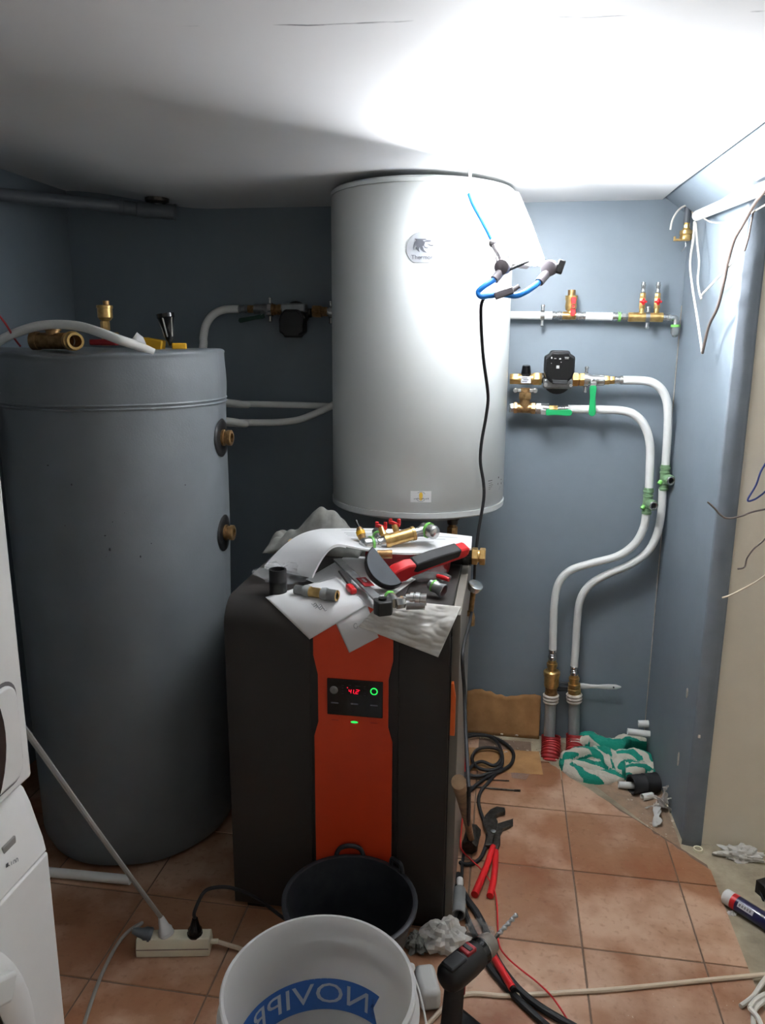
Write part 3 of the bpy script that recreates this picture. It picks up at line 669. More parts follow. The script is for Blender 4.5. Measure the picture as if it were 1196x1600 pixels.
# circulation pumps
def pump(px,py,Y,label,labelprint=True,sc=1.0,fl=1):
    c=at(px,py,Y=Y); t=thing('circulation_pump',c,label,'pump','circulation pumps on the back wall'); s=sc
    build(B().lathe(c+Vector((0,.03*s,-.004)),(0,-1,0),[(0,.03*s),(.012*s,.046*s),(.04*s,.05*s),(.052*s,.05*s)],24),'pump_housing','black',t)
    build(B().cyl(c+Vector((-.058*s,0,0)),c+Vector((.058*s,0,0)),.018*s),'port','steel_dark',t)
    pf=B().box(c+Vector((0,-.045*s,-.016*fl)),(.098*s,.05,.034*s)); build(pf,'motor_flange','steel',t,bev=.006)
    bt=B()
    for sx in(-1,1): bt.hexn(c+Vector((sx*.042*s,-.060*s,-.02*s)),c+Vector((sx*.042*s,-.078*s,-.02*s)),.007)
    build(bt,'flange_bolt','chrome',t)
    hs=[(-.042,-.010),(-.05,.012),(-.05,.062),(-.034,.072),(-.030,.082),(.030,.082),(.034,.072),(.05,.062),(.05,.012),(.042,-.010),(.026,-.026),(-.026,-.026)][::fl]
    hs=[(x,y*fl) for x,y in hs]
    hd=build(B().pris([(x*s,y*s) for x,y in hs],c+Vector((0,-.034*s,.014*fl)),(1,0,0),(0,0,1),(0,-.065*s,0)),'motor_head','black',t,bev=.005)
    fc=build(B().pris([(x*s*.9,.026*fl+ (y-.028*fl)*s*.86) for x,y in hs],c+Vector((0,-.0985*s,.014*fl)),(1,0,0),(0,0,1),(0,-.003,0)),'face_plate','black_gloss',t,bev=.002)
    if labelprint:
        e=B(); y_=-.1023*s
        for x,z,w_,h_ in((-.028,.058,.004,.006),(-.016,.056,.008,.0015),(.0,.055,.006,.004),(.022,.060,.014,.0018),(.022,.056,.012,.0014),(-.006,.028,.010,.010),(-.028,.04,.002,.002),(.004,.044,.003,.003)): e.box(c+Vector((x*s,y_,z*s+.014)),(w_,.0004,h_))
        build(e,'face_print','cable_grey',fc,smooth=False)
        build(B().box(c+Vector((.004,-.100*s,-.008)),(.05,.006,.014)),'plug_socket','black_rubber',t,bev=.002)
    return t
pump(871,591,YM,'black circulation pump between brass unions right of the heater')
lv=thing('union_ball_valve',at(930,594,Y=YM),'ball valve with a green lever hanging straight down beside the right-hand pump','valve')
run(lv,YM,[('u','union_nut',893,593,913,593,11.5,'brass'),('h','union_ring',905,593,914,593,11,'brass'),('c','collar',913,593,922,593.5,9.5,'chrome'),('c','valve_body',921,593.5,944,594,8.5,'chrome'),('h','valve_hex',936,594,945,594,8.8,'chrome'),('h','brass_nut',944,594,953,594,7.6,'brass'),('h','brass_nut',953,594,961,594,6.4,'brass'),('p','press_sleeve',960,594,976,594,6.2,'chrome')])
clampring(lv,916,593,YM,10.5)
hc=at(928,598,Y=YM-.035); build(B().cyl(at(928,594,Y=YM),hc+Vector((0,.0,0)),.010),'spindle','chrome',lv)
build(B().box(hc+Vector((0,0,-.012)),(.020,.006,.03)),'lever_root','chrome',lv,bev=.001); stem_handle(lv,hc+Vector((-.001,-.002,-.018)),(.03,0,-1),(0,-1,0),.085,.022,'green','green_lever')
YLo=-.07
tl=thing('lower_ball_valve',at(850,638,Y=YLo),'brass tee and ball valve with a green lever pointing sideways on the lower pipe','valve')
run(tl,YLo,[('h','silver_nut',796,637,804,637,7.5,'chrome'),('c','tee_body',803,637,837,638,8,'brass_old'),('h','tee_end',803,637,809,637,9.5,'brass_old'),('h','tee_end',830,638,837,638,9.5,'brass_old'),('c','valve_body',837,638,858,638.5,8.5,'chrome'),('h','valve_hex',838,638,846,638,9.2,'chrome'),('h','brass_nut',858,638.5,872,639,6,'brass'),('p','press_sleeve',871,639,889,639,5.8,'chrome')])
c0=at(821,638,Y=YLo); cylp(tl,'tee_branch',c0,Vector((c0.x,c0.y,at(821,628,Y=YLo).z)),.019,'brass_old')
hc=at(849,644,Y=YLo-.04); build(B().cyl(at(849,639,Y=YLo),hc,.010),'spindle','chrome',tl); build(B().box(hc+Vector((.008,0,0)),(.03,.006,.018)),'lever_root','chrome',tl,bev=.001)
stem_handle(tl,hc+Vector((.018,-.002,0)),(1,0,.0),(0,-1,0),.07,.021,'green','green_lever')
# white risers
def wpath(pts): return [at(a,b,Y=c) for a,b,c in pts]
rp=.0145
p1=[(974,594,YM),(1000,594.5,YM),(1018,597,YM),(1033,607,YM),(1042,625,YM),(1044.5,650,YM),(1043,690,-.07),(1040.5,728,-.065)]
p2=[(1036,764,-.065),(1034,800,-.065),(1027,835,-.065),(1012,862,-.065),(985,882,-.065),(950,897,-.065),(922,914,-.06),(907,938,-.06),(902,975,-.055),(900,1010,-.055),(897.5,1044,-.055)]
q1=[(888,639,YLo),(940,640,YLo),(975,642,YLo),(995,650,YLo),(1009,668,YLo),(1016,695,YLo),(1016,730,-.075),(1014.5,764,-.08)]
q2=[(1010,801,-.08),(1006,825,-.08),(992,850,-.08),(965,869,-.08),(925,880,-.08),(892,891,-.08),(874,910,-.08),(867,940,-.08),(865,980,-.08),(864,1018,-.08)]
tag(build(B().tube(wpath(p1),rp,16,8),'supply_pipe','pipe_white'),'white pipe from the pump valve bending down to the rear green tee','pipe','white plastic pipes on the back wall')
tag(build(B().tube(wpath(p2),rp*.98,16,8),'supply_pipe','pipe_white'),'white pipe from the rear green tee swinging down to the right brass riser','pipe','white plastic pipes on the back wall')
tag(build(B().tube(wpath(q1),rp,16,8),'return_pipe','pipe_white'),'white pipe from the sideways green lever bending down to the front green tee','pipe','white plastic pipes on the back wall')
tag(build(B().tube(wpath(q2),rp*.98,16,8),'return_pipe','pipe_white'),'white pipe from the front green tee swinging down to the left brass riser','pipe','white plastic pipes on the back wall')
def green_tee(px,y0,y1,dx,oy,Y,label):
    a=at(px,y0,Y=Y); b=at(px+dx,y1,Y=Y); t=thing('press_tee',b,label,'pipe fitting','green press tees')
    r=.0165
    lath(t,'tee_body',a,b,[(0,r*.98),(.08,r),(.1,r*1.12),(.16,r*1.12),(.18,r*.95),(.26,r*.95),(.28,r*1.1),(.33,r*1.1),(.35,r),(.66,r),(.68,r*1.12),(.74,r*1.12),(.76,r*.95),(.9,r*.95),(.92,r*1.05),(1,r)],'green_fit')
    c=a.lerp(b,oy); d=Vector((.25,-.95,-.05)).normalized()
    bb=B().lathe(c,d,[(0,.0135),(.028,.0135),(.03,.018),(.048,.018),(.05,.016),(.05,.012),(.03,.012)],20,cap=False); build(bb,'outlet','green_fit',t)
    build(B().tor(c+d*.05,d,.0125,.003,20,8),'outlet_ring','chrome',t); build(B().cyl(c+d*.03,c+d*.044,.010),'outlet_bore','black',t)
    build(B().cyl(c+Vector((-.012,-.008,-.012)),c+Vector((-.02,-.012,-.022)),.008,n=10),'marker_tab','green_ring',t)
green_tee(1040.5,726,766,-3,.5,-.066,'green press tee with chrome-ringed outlet on the right-hand white pipe')
green_tee(1014.5,762,803,-4,.55,-.081,'green press tee with chrome-ringed outlet on the left-hand white pipe')
# floor risers
def riser(px0,px1,Y,ys,big,label):
    z=lambda y:at(px0,y,Y=Y).z
    x0=at(px0,ys[0],Y=Y).x; xb=at(px1,1150,Y=Y).x
    V=lambda y,x=None:Vector((x0+(xb-x0)*max(0,min(1,(y-ys[0])/(1150-ys[0]))),Y,z(y)))
    t=thing('riser',Vector((xb,Y,ZC)),label,'pipe fitting','brass and grey risers')
    press(t,V(ys[0]),V(ys[1]),.0145,'chrome')
    if big:
        lath(t,'neck',V(ys[1]),V(ys[2]),[(0,.015),(.3,.015),(.32,.02),(.6,.02),(.62,.017),(1,.017)],'brass',12)
        lath(t,'valve_body',V(ys[2]),V(ys[3]),[(0,.024),(.08,.031),(.3,.031),(.32,.028),(.92,.028),(.95,.025),(1,.025)],'brass',16)
        lath(t,'lower_neck',V(ys[3]),V(ys[4]),[(0,.024),(.5,.022),(1,.025)],'brass_old')
    else:
        lath(t,'neck',V(ys[1]),V(ys[2]),[(0,.015),(.3,.015),(.32,.02),(.6,.02),(.62,.017),(1,.017)],'brass',12)
        union(t,V(ys[4]),V(ys[2]),.027,'brass','union_nut'); lath(t,'lower_neck',V(ys[3]),V(ys[4]),[(0,.023),(1,.023)],'brass')
    zz=V(ys[4]); lath(t,'hemp_joint',zz,V(ys[5]),[(0,.026),(.15,.031),(.3,.027),(.5,.031),(.7,.027),(.85,.030),(1,.026)],'plaster',14)
    build(B().cyl(V(ys[5]),Vector((xb,Y,ZC-.002)),.0215),'grey_pipe','pipe_grey',t)
riser(864,859,-.08,(1014,1031,1047,1073,1084,1098),True,'left floor riser with the tall brass check valve on a grey pipe')
riser(897.5,898,-.055,(1040,1054,1068,1078,1083,1097),False,'right floor riser with the short brass union on a grey pipe')
for px,Yc,r,label in((861,-.085,.036,'larger red corrugated conduit around the left grey riser'),(897,-.058,.031,'smaller red corrugated conduit around the right grey riser')):
    x=at(px,1160,Y=Yc).x; P=crom([(x,Yc,.040),(x,Yc-.006,.026),(x,Yc-.030,.008),(x-.004,Yc-.062,-.014),(x-.006,Yc-.085,-.04)],14); n=len(P)
    b=B().tube(P,lambda t,r=r,n=n:r*(1.0 if int(round(t*(n-1)))%4<2 else .89),22,0,cap=False); tag(build(b,'conduit','red_conduit',ang=30,solid=.002),label,'conduit','red floor conduits')
# cardboard strip against the back wall
def card(u,v):
    x=.105+u*.288; top=.165+.010*math.sin(u*9)+.006*noise.noise(Vector((u*14,1,2)))-(.02*max(0,(u-.55))*(1 if u<.9 else .4))
    z=ZC+.001+v*(top-ZC); return Vector((x,-.028+.016*v+.003*math.sin(u*23+v*3)*(1-abs(2*v-1)),z))
tag(build(B().grid(card,48,10),'cardboard_strip','cardboard',solid=.004,ang=180),'torn brown cardboard strip leaning on the back wall behind the cable coil','cardboard')
# paint brush lodged behind the risers
pb=thing('paint_brush',at(925,1074,Y=-.028),'paint brush with white handle lodged behind the brass risers','paint brush')
def V3(px,py,Y=-.03): return at(px,py,Y=Y)
a=V3(906,1072); b=V3(971,1073.5); d=(b-a)
prof=[(0,.0125),(.1,.0120),(.25,.0085),(.45,.0075),(.7,.0105),(.88,.0095),(1,.003)]
hb=B().lathe(a,d,[(t*d.length,r) for t,r in prof],14)
for i,vv in enumerate(hb.v): hb.v[i]=Vector((vv.x,-.03+(vv.y+.03)*.45,vv.z))
build(hb,'brush_handle','white_plastic',pb); build(B().cyl(V3(959,1073)+Vector((0,-.008,0)),V3(959,1073)+Vector((0,.004,0)),.0032,n=10),'hanging_hole','black',pb)
build(B().box(V3(897,1073),(.04,.014,.034)),'ferrule','steel_dark',pb,bev=.002); bz=B()
for k in range(40): y_=random.uniform(-.005,.005); zz=random.uniform(-.017,.017); q=V3(889,1074)+Vector((0,y_,zz)); bz.tube([q,q+Vector((-.045,y_*.3,zz*.1+random.uniform(-.003,.003)))],.0016,4,0)
build(bz,'bristles','black_rubber',pb)

# ================================================================== PLUMBING LEFT OF THE HEATER
YL2=-.06
lp2=thing('feed_line',at(372,483,Y=YL2),'white bent pipe with brass valve between tank top and the dark pump','pipe')
build(B().tube([Vector((-.82,-.445,1.36)),Vector((-.80,-.30,1.37)),Vector((at(318,545,Y=-.17).x-.01,-.19,1.42)),at(318,540,Y=-.16),at(318,528,Y=-.14),at(322,508,Y=-.12),at(333,492,Y=-.09),at(350,484,Y=YL2),at(374,483,Y=YL2)],.0145,16,8),'bent_pipe','pipe_white',lp2)
run(lp2,YL2,[('p','press_sleeve',373,483,388,483,5.8,'steel'),('h','brass_nut',388,483,398,483,6.5,'brass_old'),('c','valve_body',398,483,420,483.5,7.5,'steel'),('h','valve_hex',410,483.5,419,483.5,8.5,'steel'),('u','union_nut',420,484,441,484,9.5,'brass_old')])
clampring(lp2,423,484,YL2,9.5)
hc=at(411,494,Y=YL2-.035); build(B().cyl(at(411,485,Y=YL2),hc,.009),'spindle','steel',lp2); stem_handle(lp2,hc,(-1,0,-.18),(0,-1,0),.085,.016,'green_dark','lever')
pump(465,489,YL2,'dark circulation pump on the shaded wall left of the heater',False,.9,-1)
un=thing('heater_union',at(505,487,Y=YL2),'brass union nut joining the left pump to the heater','pipe fitting')
run(un,YL2,[('h','union_nut',489,486.5,503,487,10,'brass_old'),('h','union_ring',503,487,513,487,8,'brass_old'),('c','nipple',512,487,526,487.5,7,'chrome')])
clampring(un,518,488,YL2,8.5)
tag(build(B().tube([Vector((-.80,-.455,1.31)),Vector((-.775,-.25,1.31)),Vector((-.73,-.13,at(335,631,Y=-.10).z)),at(350,631,Y=-.10),at(400,631.5,Y=-.10),at(470,633,Y=-.10),at(530,635,Y=-.10),at(568,636,Y=-.11)],.0115,12,6),'link_pipe','pipe_white'),'upper straight white pipe running from tank to heater','pipe','pipes between tank and heater')
tag(build(B().tube([Vector((-.78,-.47,1.25)),Vector((-.765,-.30,1.25)),Vector((-.72,-.19,at(335,660,Y=-.16).z)),at(350,660,Y=-.16),at(400,660.5,Y=-.16),at(440,659.5,Y=-.16),at(470,655,Y=-.16),at(500,643,Y=-.16),at(528,629,Y=-.16),at(550,618,Y=-.17)],.0125,12,6),'link_pipe','pipe_white'),'lower white pipe curving upward from tank to heater','pipe','pipes between tank and heater')

# ================================================================== BOILER
BX0,BX1=-.475,.100; BY=-1.115; BTOP=.885; BYB=-.50; RB=.07; XS=.122
boiler=thing('boiler',((BX0+BX1)/2,-.8,0),'dark brown boiler with a red-orange centre strip and digital control panel','boiler')
prof=[(BY,.012)]+[(BY,BTOP-RB)]+[(BY+RB-RB*math.cos(a),BTOP-RB+RB*math.sin(a)) for a in [math.pi/2*k/8 for k in range(1,9)]]+[(-.66,BTOP)]
def shellprof(x0,x1,off,pr,th=.012):
    b=B(); n=len(pr); nrm=[]
    for i in range(n):
        p=Vector((pr[max(i-1,0)][0],pr[max(i-1,0)][1],0)); q=Vector((pr[min(i+1,n-1)][0],pr[min(i+1,n-1)][1],0)); d=(q-p).normalized(); nrm.append((-d.y,d.x))
    vs=[]
    for x in(x0,x1):
        for i in range(n): vs.append((x,pr[i][0]+nrm[i][0]*off,pr[i][1]+nrm[i][1]*off))
        for i in range(n): vs.append((x,pr[i][0]-nrm[i][0]*(th-off),pr[i][1]-nrm[i][1]*(th-off)))
    k=2*n; fs=[]
    for i in range(n-1): fs+=[(i,i+1,k+i+1,k+i),(n+i,k+n+i,k+n+i+1,n+i+1),(i,n+i,n+i+1,i+1),(k+i,k+i+1,k+n+i+1,k+n+i)]
    fs+=[(0,k,k+n,n),(n-1,2*n-1,k+2*n-1,k+n-1)]
    return b.add(vs,fs)
build(B().box(((BX0+BX1)/2,(BY+.02+BYB)/2,BTOP/2-.005),(BX1-BX0-.012,BYB-BY-.03,BTOP-.03)),'core','boiler_black',boiler)
build(shellprof(BX0,-.252,0,prof),'front_cover','boiler_dark',boiler,bev=.002,label='dark brown curved cover left of the orange strip')
build(shellprof(-.026,BX1,0,prof),'front_cover','boiler_dark',boiler,bev=.002,label='dark brown curved cover right of the orange strip')
build(B().box((-.139,(BY+RB-.66)/2+.003,BTOP-.006),(.224,-.66-BY-RB,.012)),'centre_top','boiler_dark',boiler,bev=.002)
build(B().box(((BX0+BX1)/2,(-.66+BYB)/2,BTOP-.004),(BX1-BX0,BYB+.66,.012)),'rear_top','boiler_dark',boiler,bev=.002)
# orange strip with bow-tie waist
for lo_,hi_,in_ in((0,1,0),):
    pr=[p for p in prof]
    b=shellprof(-.252,-.026,-.004,prof[:-1]+[(BY+RB+.02,BTOP)],.006); build(b,'centre_backing','boiler_black',boiler)
    x0,x1,xi0,xi1=-.242,-.040,-.231,-.051
    zs=[.02,.535,.575,.705,.755,BTOP-RB]
    xs0=[x0,x0,xi0,xi0,x0,x0]; xs1=[x1,x1,xi1,xi1,x1,x1]
    vs=[];fs=[]
    rows=[(BY-.0,z,a,c) for z,a,c in zip(zs,xs0,xs1)]+[(BY+RB-RB*math.cos(a),BTOP-RB+RB*math.sin(a),x0,x1) for a in [math.pi/2*k/8 for k in range(1,9)]]+[(BY+RB+.004,BTOP,x0,x1)]
    for y,z,a,c in rows: vs+=[(a,y-.001,z+.0006),(c,y-.001,z+.0006),(a,y+.006,z-.004),(c,y+.006,z-.004)]
    for i in range(len(rows)-1):
        p=4*i;q=p+4; fs+=[(p,p+1,q+1,q),(p,q,q+2,p+2),(p+1,p+3,q+3,q+1)]
    build(B().add(vs,fs),'centre_strip','orange_red',boiler,label='red-orange centre strip narrowing at the control panel')
cpn=build(B().box((-.1355,BY-.002,.649),(.1425,.006,.098)),'control_panel','black_gloss',boiler,bev=.0015,label='black control panel with a red digital readout')
yf=BY-.0052
def fp(x,z): return Vector((x,yf,z))
e=B()   # digits "41.2" seven segment
def seg7(ch,x,z,h,wd,t):
    S_={'4':'fgbc','1':'bc','2':'abged'}[ch]
    P={'a':((0,h),(wd,h)),'b':((wd,h),(wd,h/2)),'c':((wd,h/2),(wd,0)),'d':((0,0),(wd,0)),'e':((0,0),(0,h/2)),'f':((0,h),(0,h/2)),'g':((0,h/2),(wd,h/2))}
    for s_ in S_:
        (a,b),(c,d)=P[s_]; sl_=.12; e.box((x+(a+c)/2+((b+d)/2)*sl_,yf,z+(b+d)/2),(abs(c-a)+t*.8 if a!=c else t,.0008,abs(d-b)*.86 if b!=d else t))
for ch,x in(('4',-.1510),('1',-.1445),('2',-.1330)): seg7(ch,x,.6625,.0105,.0054,.0013)
e.box((-.1360,yf,.6622),(.0014,.0008,.0014)); e.box((-.1235,yf,.672),(.0018,.0008,.0018)); e.box((-.154,yf,.677),(.0022,.0008,.0022))
build(e,'digits','led_red',cpn,smooth=False)
build(B().tor((-.0865,yf,.672),(0,1,0),.0082,.0014,28,8),'ring_button','led_green',cpn,label='glowing green ring button'); build(B().cyl((-.0865,yf+.001,.672),(-.0865,yf-.001,.672),.0066),'button_cap','black',cpn)
build(B().lathe((-.189,yf+.002,.668),(0,-1,0),[(0,.0105),(.003,.0105),(.004,.009),(.004,.0075),(.003,.0075),(.003,.005),(.008,.0045)],20),'key_switch','steel',cpn); 
e=B()
for x,z in((-.187,.633),(-.1365,.634),(-.0865,.634)): e.box((x,yf+.0004,z),(.019,.0006,.0035))
build(e,'caption_bars','ink',cpn,smooth=False); e=B()
for x,z,w_ in((-.128,.683,.012),(-.148,.684,.005),(-.166,.682,.005),(-.166,.675,.004),(-.166,.667,.004),(-.166,.66,.004),(-.110,.683,.004),(-.110,.677,.004),(-.110,.665,.004),(-.110,.659,.004)): e.box((x,yf+.0004,z),(w_,.0005,.0015))
for k in range(9): e.box((-.152+k*.004,yf+.0004,.6565),(.0018,.0005,.001))
build(e,'fine_print','ink_dark',cpn,smooth=False)
build(B().lathe((-.1375,BY-.0005,.582),(0,-1,0),[(0,.0095),(.001,.0095),(.002,.006)],20),'status_light','led_green',boiler)
lo=boiler.children[-1]; 
for vv in lo.data.vertices: vv.co.z=(vv.co.z-.582)*.32+.582
e=B()
for x in(-.187,-.0865): e.box((x,BY-.0015,.584),(.018,.0006,.0012))
build(e,'strip_caption','red_dark',boiler,smooth=False)
# right flank
build(B().box((BX1+.011,(BY+.03+BYB)/2,.44),(.022,BYB-BY-.05,.862)),'side_panel','boiler_side',boiler,bev=.002,label='grey side panel on the right flank')
build(B().box((BX1-.003,BY+.022,.42),(.012,.020,.80)),'edge_gap','black',boiler); build(B().pris([(0,0),(.012,.0),(.012,.10),(.006,.14),(0,.14)],(BX1+.004,BY+.012,.56),(1,0,0),(0,0,1),(0,.016,0)),'orange_corner','orange',boiler)
build(B().box((BX1-.06,BY+.03,.008),(.05,.05,.016)),'foot','black',boiler); build(B().box((BX0+.06,BY+.03,.008),(.05,.05,.016)),'foot','black',boiler); build(B().box((BX0+.06,BYB-.05,.008),(.05,.05,.016)),'foot','black',boiler); build(B().box((BX1-.06,BYB-.05,.008),(.05,.05,.016)),'foot','black',boiler)
build(B().tube([(BX0+.002,-1.0,.80),(BX0-.018,-1.0,.80),(BX0-.022,-1.0,.74),(BX0-.018,-1.0,.68),(BX0+.002,-1.0,.68)],.010,10,5),'side_handle','black',boiler)
pg=build(B().lathe((XS+.016,-.70,.815),(.35,-.3,.9),[(0,.018),(.012,.022),(.02,.022),(.021,.019)],20),'pressure_gauge','chrome',boiler)
build(B().cyl((XS+.01,-.69,.74),(XS+.016,-.70,.815),.008),'gauge_stem','brass_old',boiler); build(B().tube([(XS-.004,-.69,.735),(XS+.012,-.69,.735),(XS+.014,-.69,.70)],.009,8,4),'gauge_elbow','brass_old',boiler)
pgz=(XS+.028,-.73,.775)
# ---- draping onto the boiler
def bdist(P,off=0):
    yc=BY+RB; zc=BTOP-RB
    if P.y>yc: return P.z-BTOP-off
    if P.z<zc: return BY-P.y-off
    return math.hypot(P.y-yc,P.z-zc)-RB-off
def drape(px,py,off):
    d=(FWD+(px-598)/FPX*RT-(py-800)/FPX*UP).normalized(); t=1.2
    for _ in range(60):
        s_=bdist(CAM+d*t,off); t+=s_*.8
        if abs(s_)<1e-5: break
    return CAM+d*t
def quadpx(c,u,v):
    a,b,d,e=c; p=((1-u)*(1-v)*a[0]+u*(1-v)*b[0]+u*v*d[0]+(1-u)*v*e[0],(1-u)*(1-v)*a[1]+u*(1-v)*b[1]+u*v*d[1]+(1-u)*v*e[1]); return p
def sheet(corners,off,wr=0,nu=24,nv=24,seed=0,curl=0):
    def f(u,v):
        x,y=quadpx(corners,u,v)
        o=off+(wr*abs(noise.noise(Vector((u*6+seed,v*6,seed))))*1.6 if wr else 0)+curl*max(0,v-.6)
        return drape(x,y,o)
    return B().grid(f,nu,nv)
s2=build(sheet([(524,974),(540,936),(594,940),(560,1019)],.004,0,curl=.008),'paper_sheet','paper',solid=.0005,ang=180); 
b2=sheet([(524,972),(574,945),(592,996),(546,1020)],.0025); bpy.data.objects.remove(s2)
sh_b=tag(build(b2,'paper_sheet','paper',solid=.0004,ang=180),'white sheet with a pointed corner hanging lowest over the orange strip','paper','papers on the boiler')
sh_a=tag(build(sheet([(415,933),(527,900),(574,946),(484,999)],.0045,curl=.004),'paper_sheet','paper',solid=.0004,ang=180),'white sheet with pencil lines draped over the boiler front left of the clamp','paper','papers on the boiler')
sc_=B()
for k in range(3):
    pts=[drape(487+k*3+i*2.2,943+k*3+math.sin(i*1.7+k)*2.2+i*.5,.0058) for i in range(9)]; sc_.tube(pts,.0005,4,2)
build(sc_,'pencil_sketch','ink',sh_a); sc_=B()
for x,y in((556,978),):
    pts=[drape(x+math.cos(q)*3,y+math.sin(q)*4,.0042) for q in [k*.5 for k in range(12)]]; sc_.tube(pts,.0005,4,2)
build(sc_,'pencil_mark','ink',sh_b)
def towel_paper(u,v):
    x,y=quadpx([(566,977),(598,938),(700,928),(683,1022)],u,v)
    x,y=quadpx([(560,979),(600,936),(721,948),(685,1027)],u,v)
    n=noise.noise(Vector((u*3.2,v*3.5,2.1)))+.55*abs(noise.noise(Vector((u*7,v*6,5))))+.10*noise.noise(Vector((u*16,v*15,9)))
    return drape(x,y,.010+.010*n)
tag(build(B().grid(towel_paper,60,60),'paper_towel','tissue',solid=.0008,ang=180),'crumpled white paper towel hanging over the right front edge of the boiler','paper towel')
tag(build(sheet([(478,905),(552,862),(650,905),(585,952)],.0015),'paper_sheet','paper',solid=.0004,ang=180),'white sheet lying flat under the clamp and fittings','paper','papers on the boiler')
def towel2(u,v):
    x,y=quadpx([(640,985),(650,960),(707,975),(692,1027)],u,v); return drape(x,y,.004+.004*noise.noise(Vector((u*5,v*4,7))))
# ---- things on the boiler top
ZB=BTOP+.002
def ob(px,py,h=0): return at(px,py,Z=ZB+h)
# open manual
bk=thing('open_manual',ob(560,850),'open printed manual lying bent over the tools on the boiler','manual')
def page_l(u,v,off=0):   # u: fore edge -> spine, v: front -> back
    p00=at(489,899,Y=-.96); p10=at(541,852,Y=-.90); p01=at(413,884,Y=-.86); p11=at(502,826,Y=-.70)
    P=(p00*(1-u)*(1-v)+p10*u*(1-v)+p01*(1-u)*v+p11*u*v); P.z+=.034*math.sin(math.pi*u)**1.0*(1-.25*v)-off; return P
def page_r(u,v,off=0):
    p00=at(541,852,Y=-.90); p10=at(737,857,Y=-.76); p01=at(502,826,Y=-.70); p11=at(738,838,Y=-.64)
    P=(p00*(1-u)*(1-v)+p10*u*(1-v)+p01*(1-u)*v+p11*u*v)
    x=quadpx([(541,852),(736,853),(736,836),(503,824)],u,v); 
    P.z+=-.018*math.sin(math.pi*min(1,u*1.1))*(1-v)+.010*v*math.sin(math.pi*u)-off
    return P
def block(fn,n,m,th):
    b=B().grid(lambda u,v:fn(u,v),n,m); k=len(b.v); b.grid(lambda u,v:fn(u,v,th),n,m)
    fs=b.f[len(b.f)//2:]; b.f=b.f[:len(b.f)//2]+[f[::-1] for f in fs]; W=m+1
    for i in range(n): b.f+=[(i*W,k+i*W,k+(i+1)*W,(i+1)*W),(i*W+m,(i+1)*W+m,k+(i+1)*W+m,k+i*W+m)]
    for j in range(m): b.f+=[(j,j+1,k+j+1,k+j),(n*W+j,k+n*W+j,k+n*W+j+1,n*W+j+1)]
    return b
build(block(page_l,24,10,.008),'page_block','paper',bk,label='left half of the manual arching upward')
build(block(page_r,24,10,.005),'page_block','paper',bk,label='right half of the manual lying flat')
e=B()
for i in range(7):
    for u0,u1 in((.12,.42),(.55,.9)):
        if (i*3+int(u0*10))%4==0: continue
        v=.45+i*.075; e.add([page_r(u0,v,-.0006),page_r(u1*(.8+.2*((i*5)%3)/2),v,-.0006),page_r(u1*(.8+.2*((i*5)%3)/2),v+.012,-.0006),page_r(u0,v+.012,-.0006)],[(0,1,2,3)])
build(e,'print_lines','ink',bk,smooth=False)
# manifold on the manual
mz=page_r(.3,.5); M0=at(601,846,Y=-.81); M1=at(648,833,Y=-.77)
ml=thing('loose_manifold',M0,'loose brass manifold with two red wing handles lying on the open manual','valve')
dm=(M1-M0).normalized(); r=mm(10.5,M0)
lath(ml,'manifold_body',M0,M1,[(0,r*1.12),(.16,r*1.12),(.18,r),(.9,r),(.91,r*1.1),(1,r*1.1)],'brass',20)
lath(ml,'silver_joint',M0-dm*.028,M0,[(0,r*.8),(.3,r*.95),(.6,r*.75),(1,r*.9)],'chrome'); lath(ml,'silver_joint',M1,M1+dm*.034,[(0,r*.9),(.3,r*.7),(.6,r*.85),(1,r*.7)],'chrome')
def capped(c,d,r,root):
    d=Vector(d).normalized(); lath(root,'green_ring',c,c+d*.007,[(0,r*1.15),(1,r*1.15)],'green_ring'); lath(root,'end_cap',c+d*.007,c+d*.034,[(0,r),(.75,r),(.9,r*.9),(1,r*.7)],'chrome'); lath(root,'sleeve',c-d*.02,c,[(0,r*.8),(1,r*.95)],'chrome')
capped(M0-dm*.032+Vector((-.004,-.004,.002)),(-.75,-.6,.05),r*1.05,ml); capped(M1+dm*.036+Vector((.004,0,0)),(.75,-.6,-.1),r*1.05,ml)
capped(M0-dm*.02+Vector((-.004,.03,.012)),(-.3,.8,.2),r*.7,ml)
for k,(px,py) in enumerate(((596,823),(617,818))):
    c=at(px,py,Y=-.78); base=M0.lerp(M1,.05+.4*k); cylp(ml,'branch_stem',base,c-Vector((0,0,.004)),.009,'brass'); 
    hb=B().box(c,(.034,.010,.010),Matrix.Rotation(.3,3,'Y')); hb.box(c+Vector((-.012,0,.006)),(.010,.008,.016)); hb.box(c+Vector((.012,0,.006)),(.010,.008,.016)); build(hb,'wing_handle','red',ml,bev=.002)
s=thing('tap_tool',at(566,845,Y=-.83),'small brass and black valve key with an orange band on the manual','tool')
a=at(568,846,Y=-.82); b=at(561,824,Y=-.80); lath(s,'grip',a,b,[(0,.009),(.3,.011),(.6,.012),(.85,.010),(1,.006)],'brass_old',12); lath(s,'orange_band',a.lerp(b,.45),a.lerp(b,.72),[(0,.0128),(1,.0128)],'yellow'); cylp(s,'shaft',b,at(556,813,Y=-.79),.004,'black')
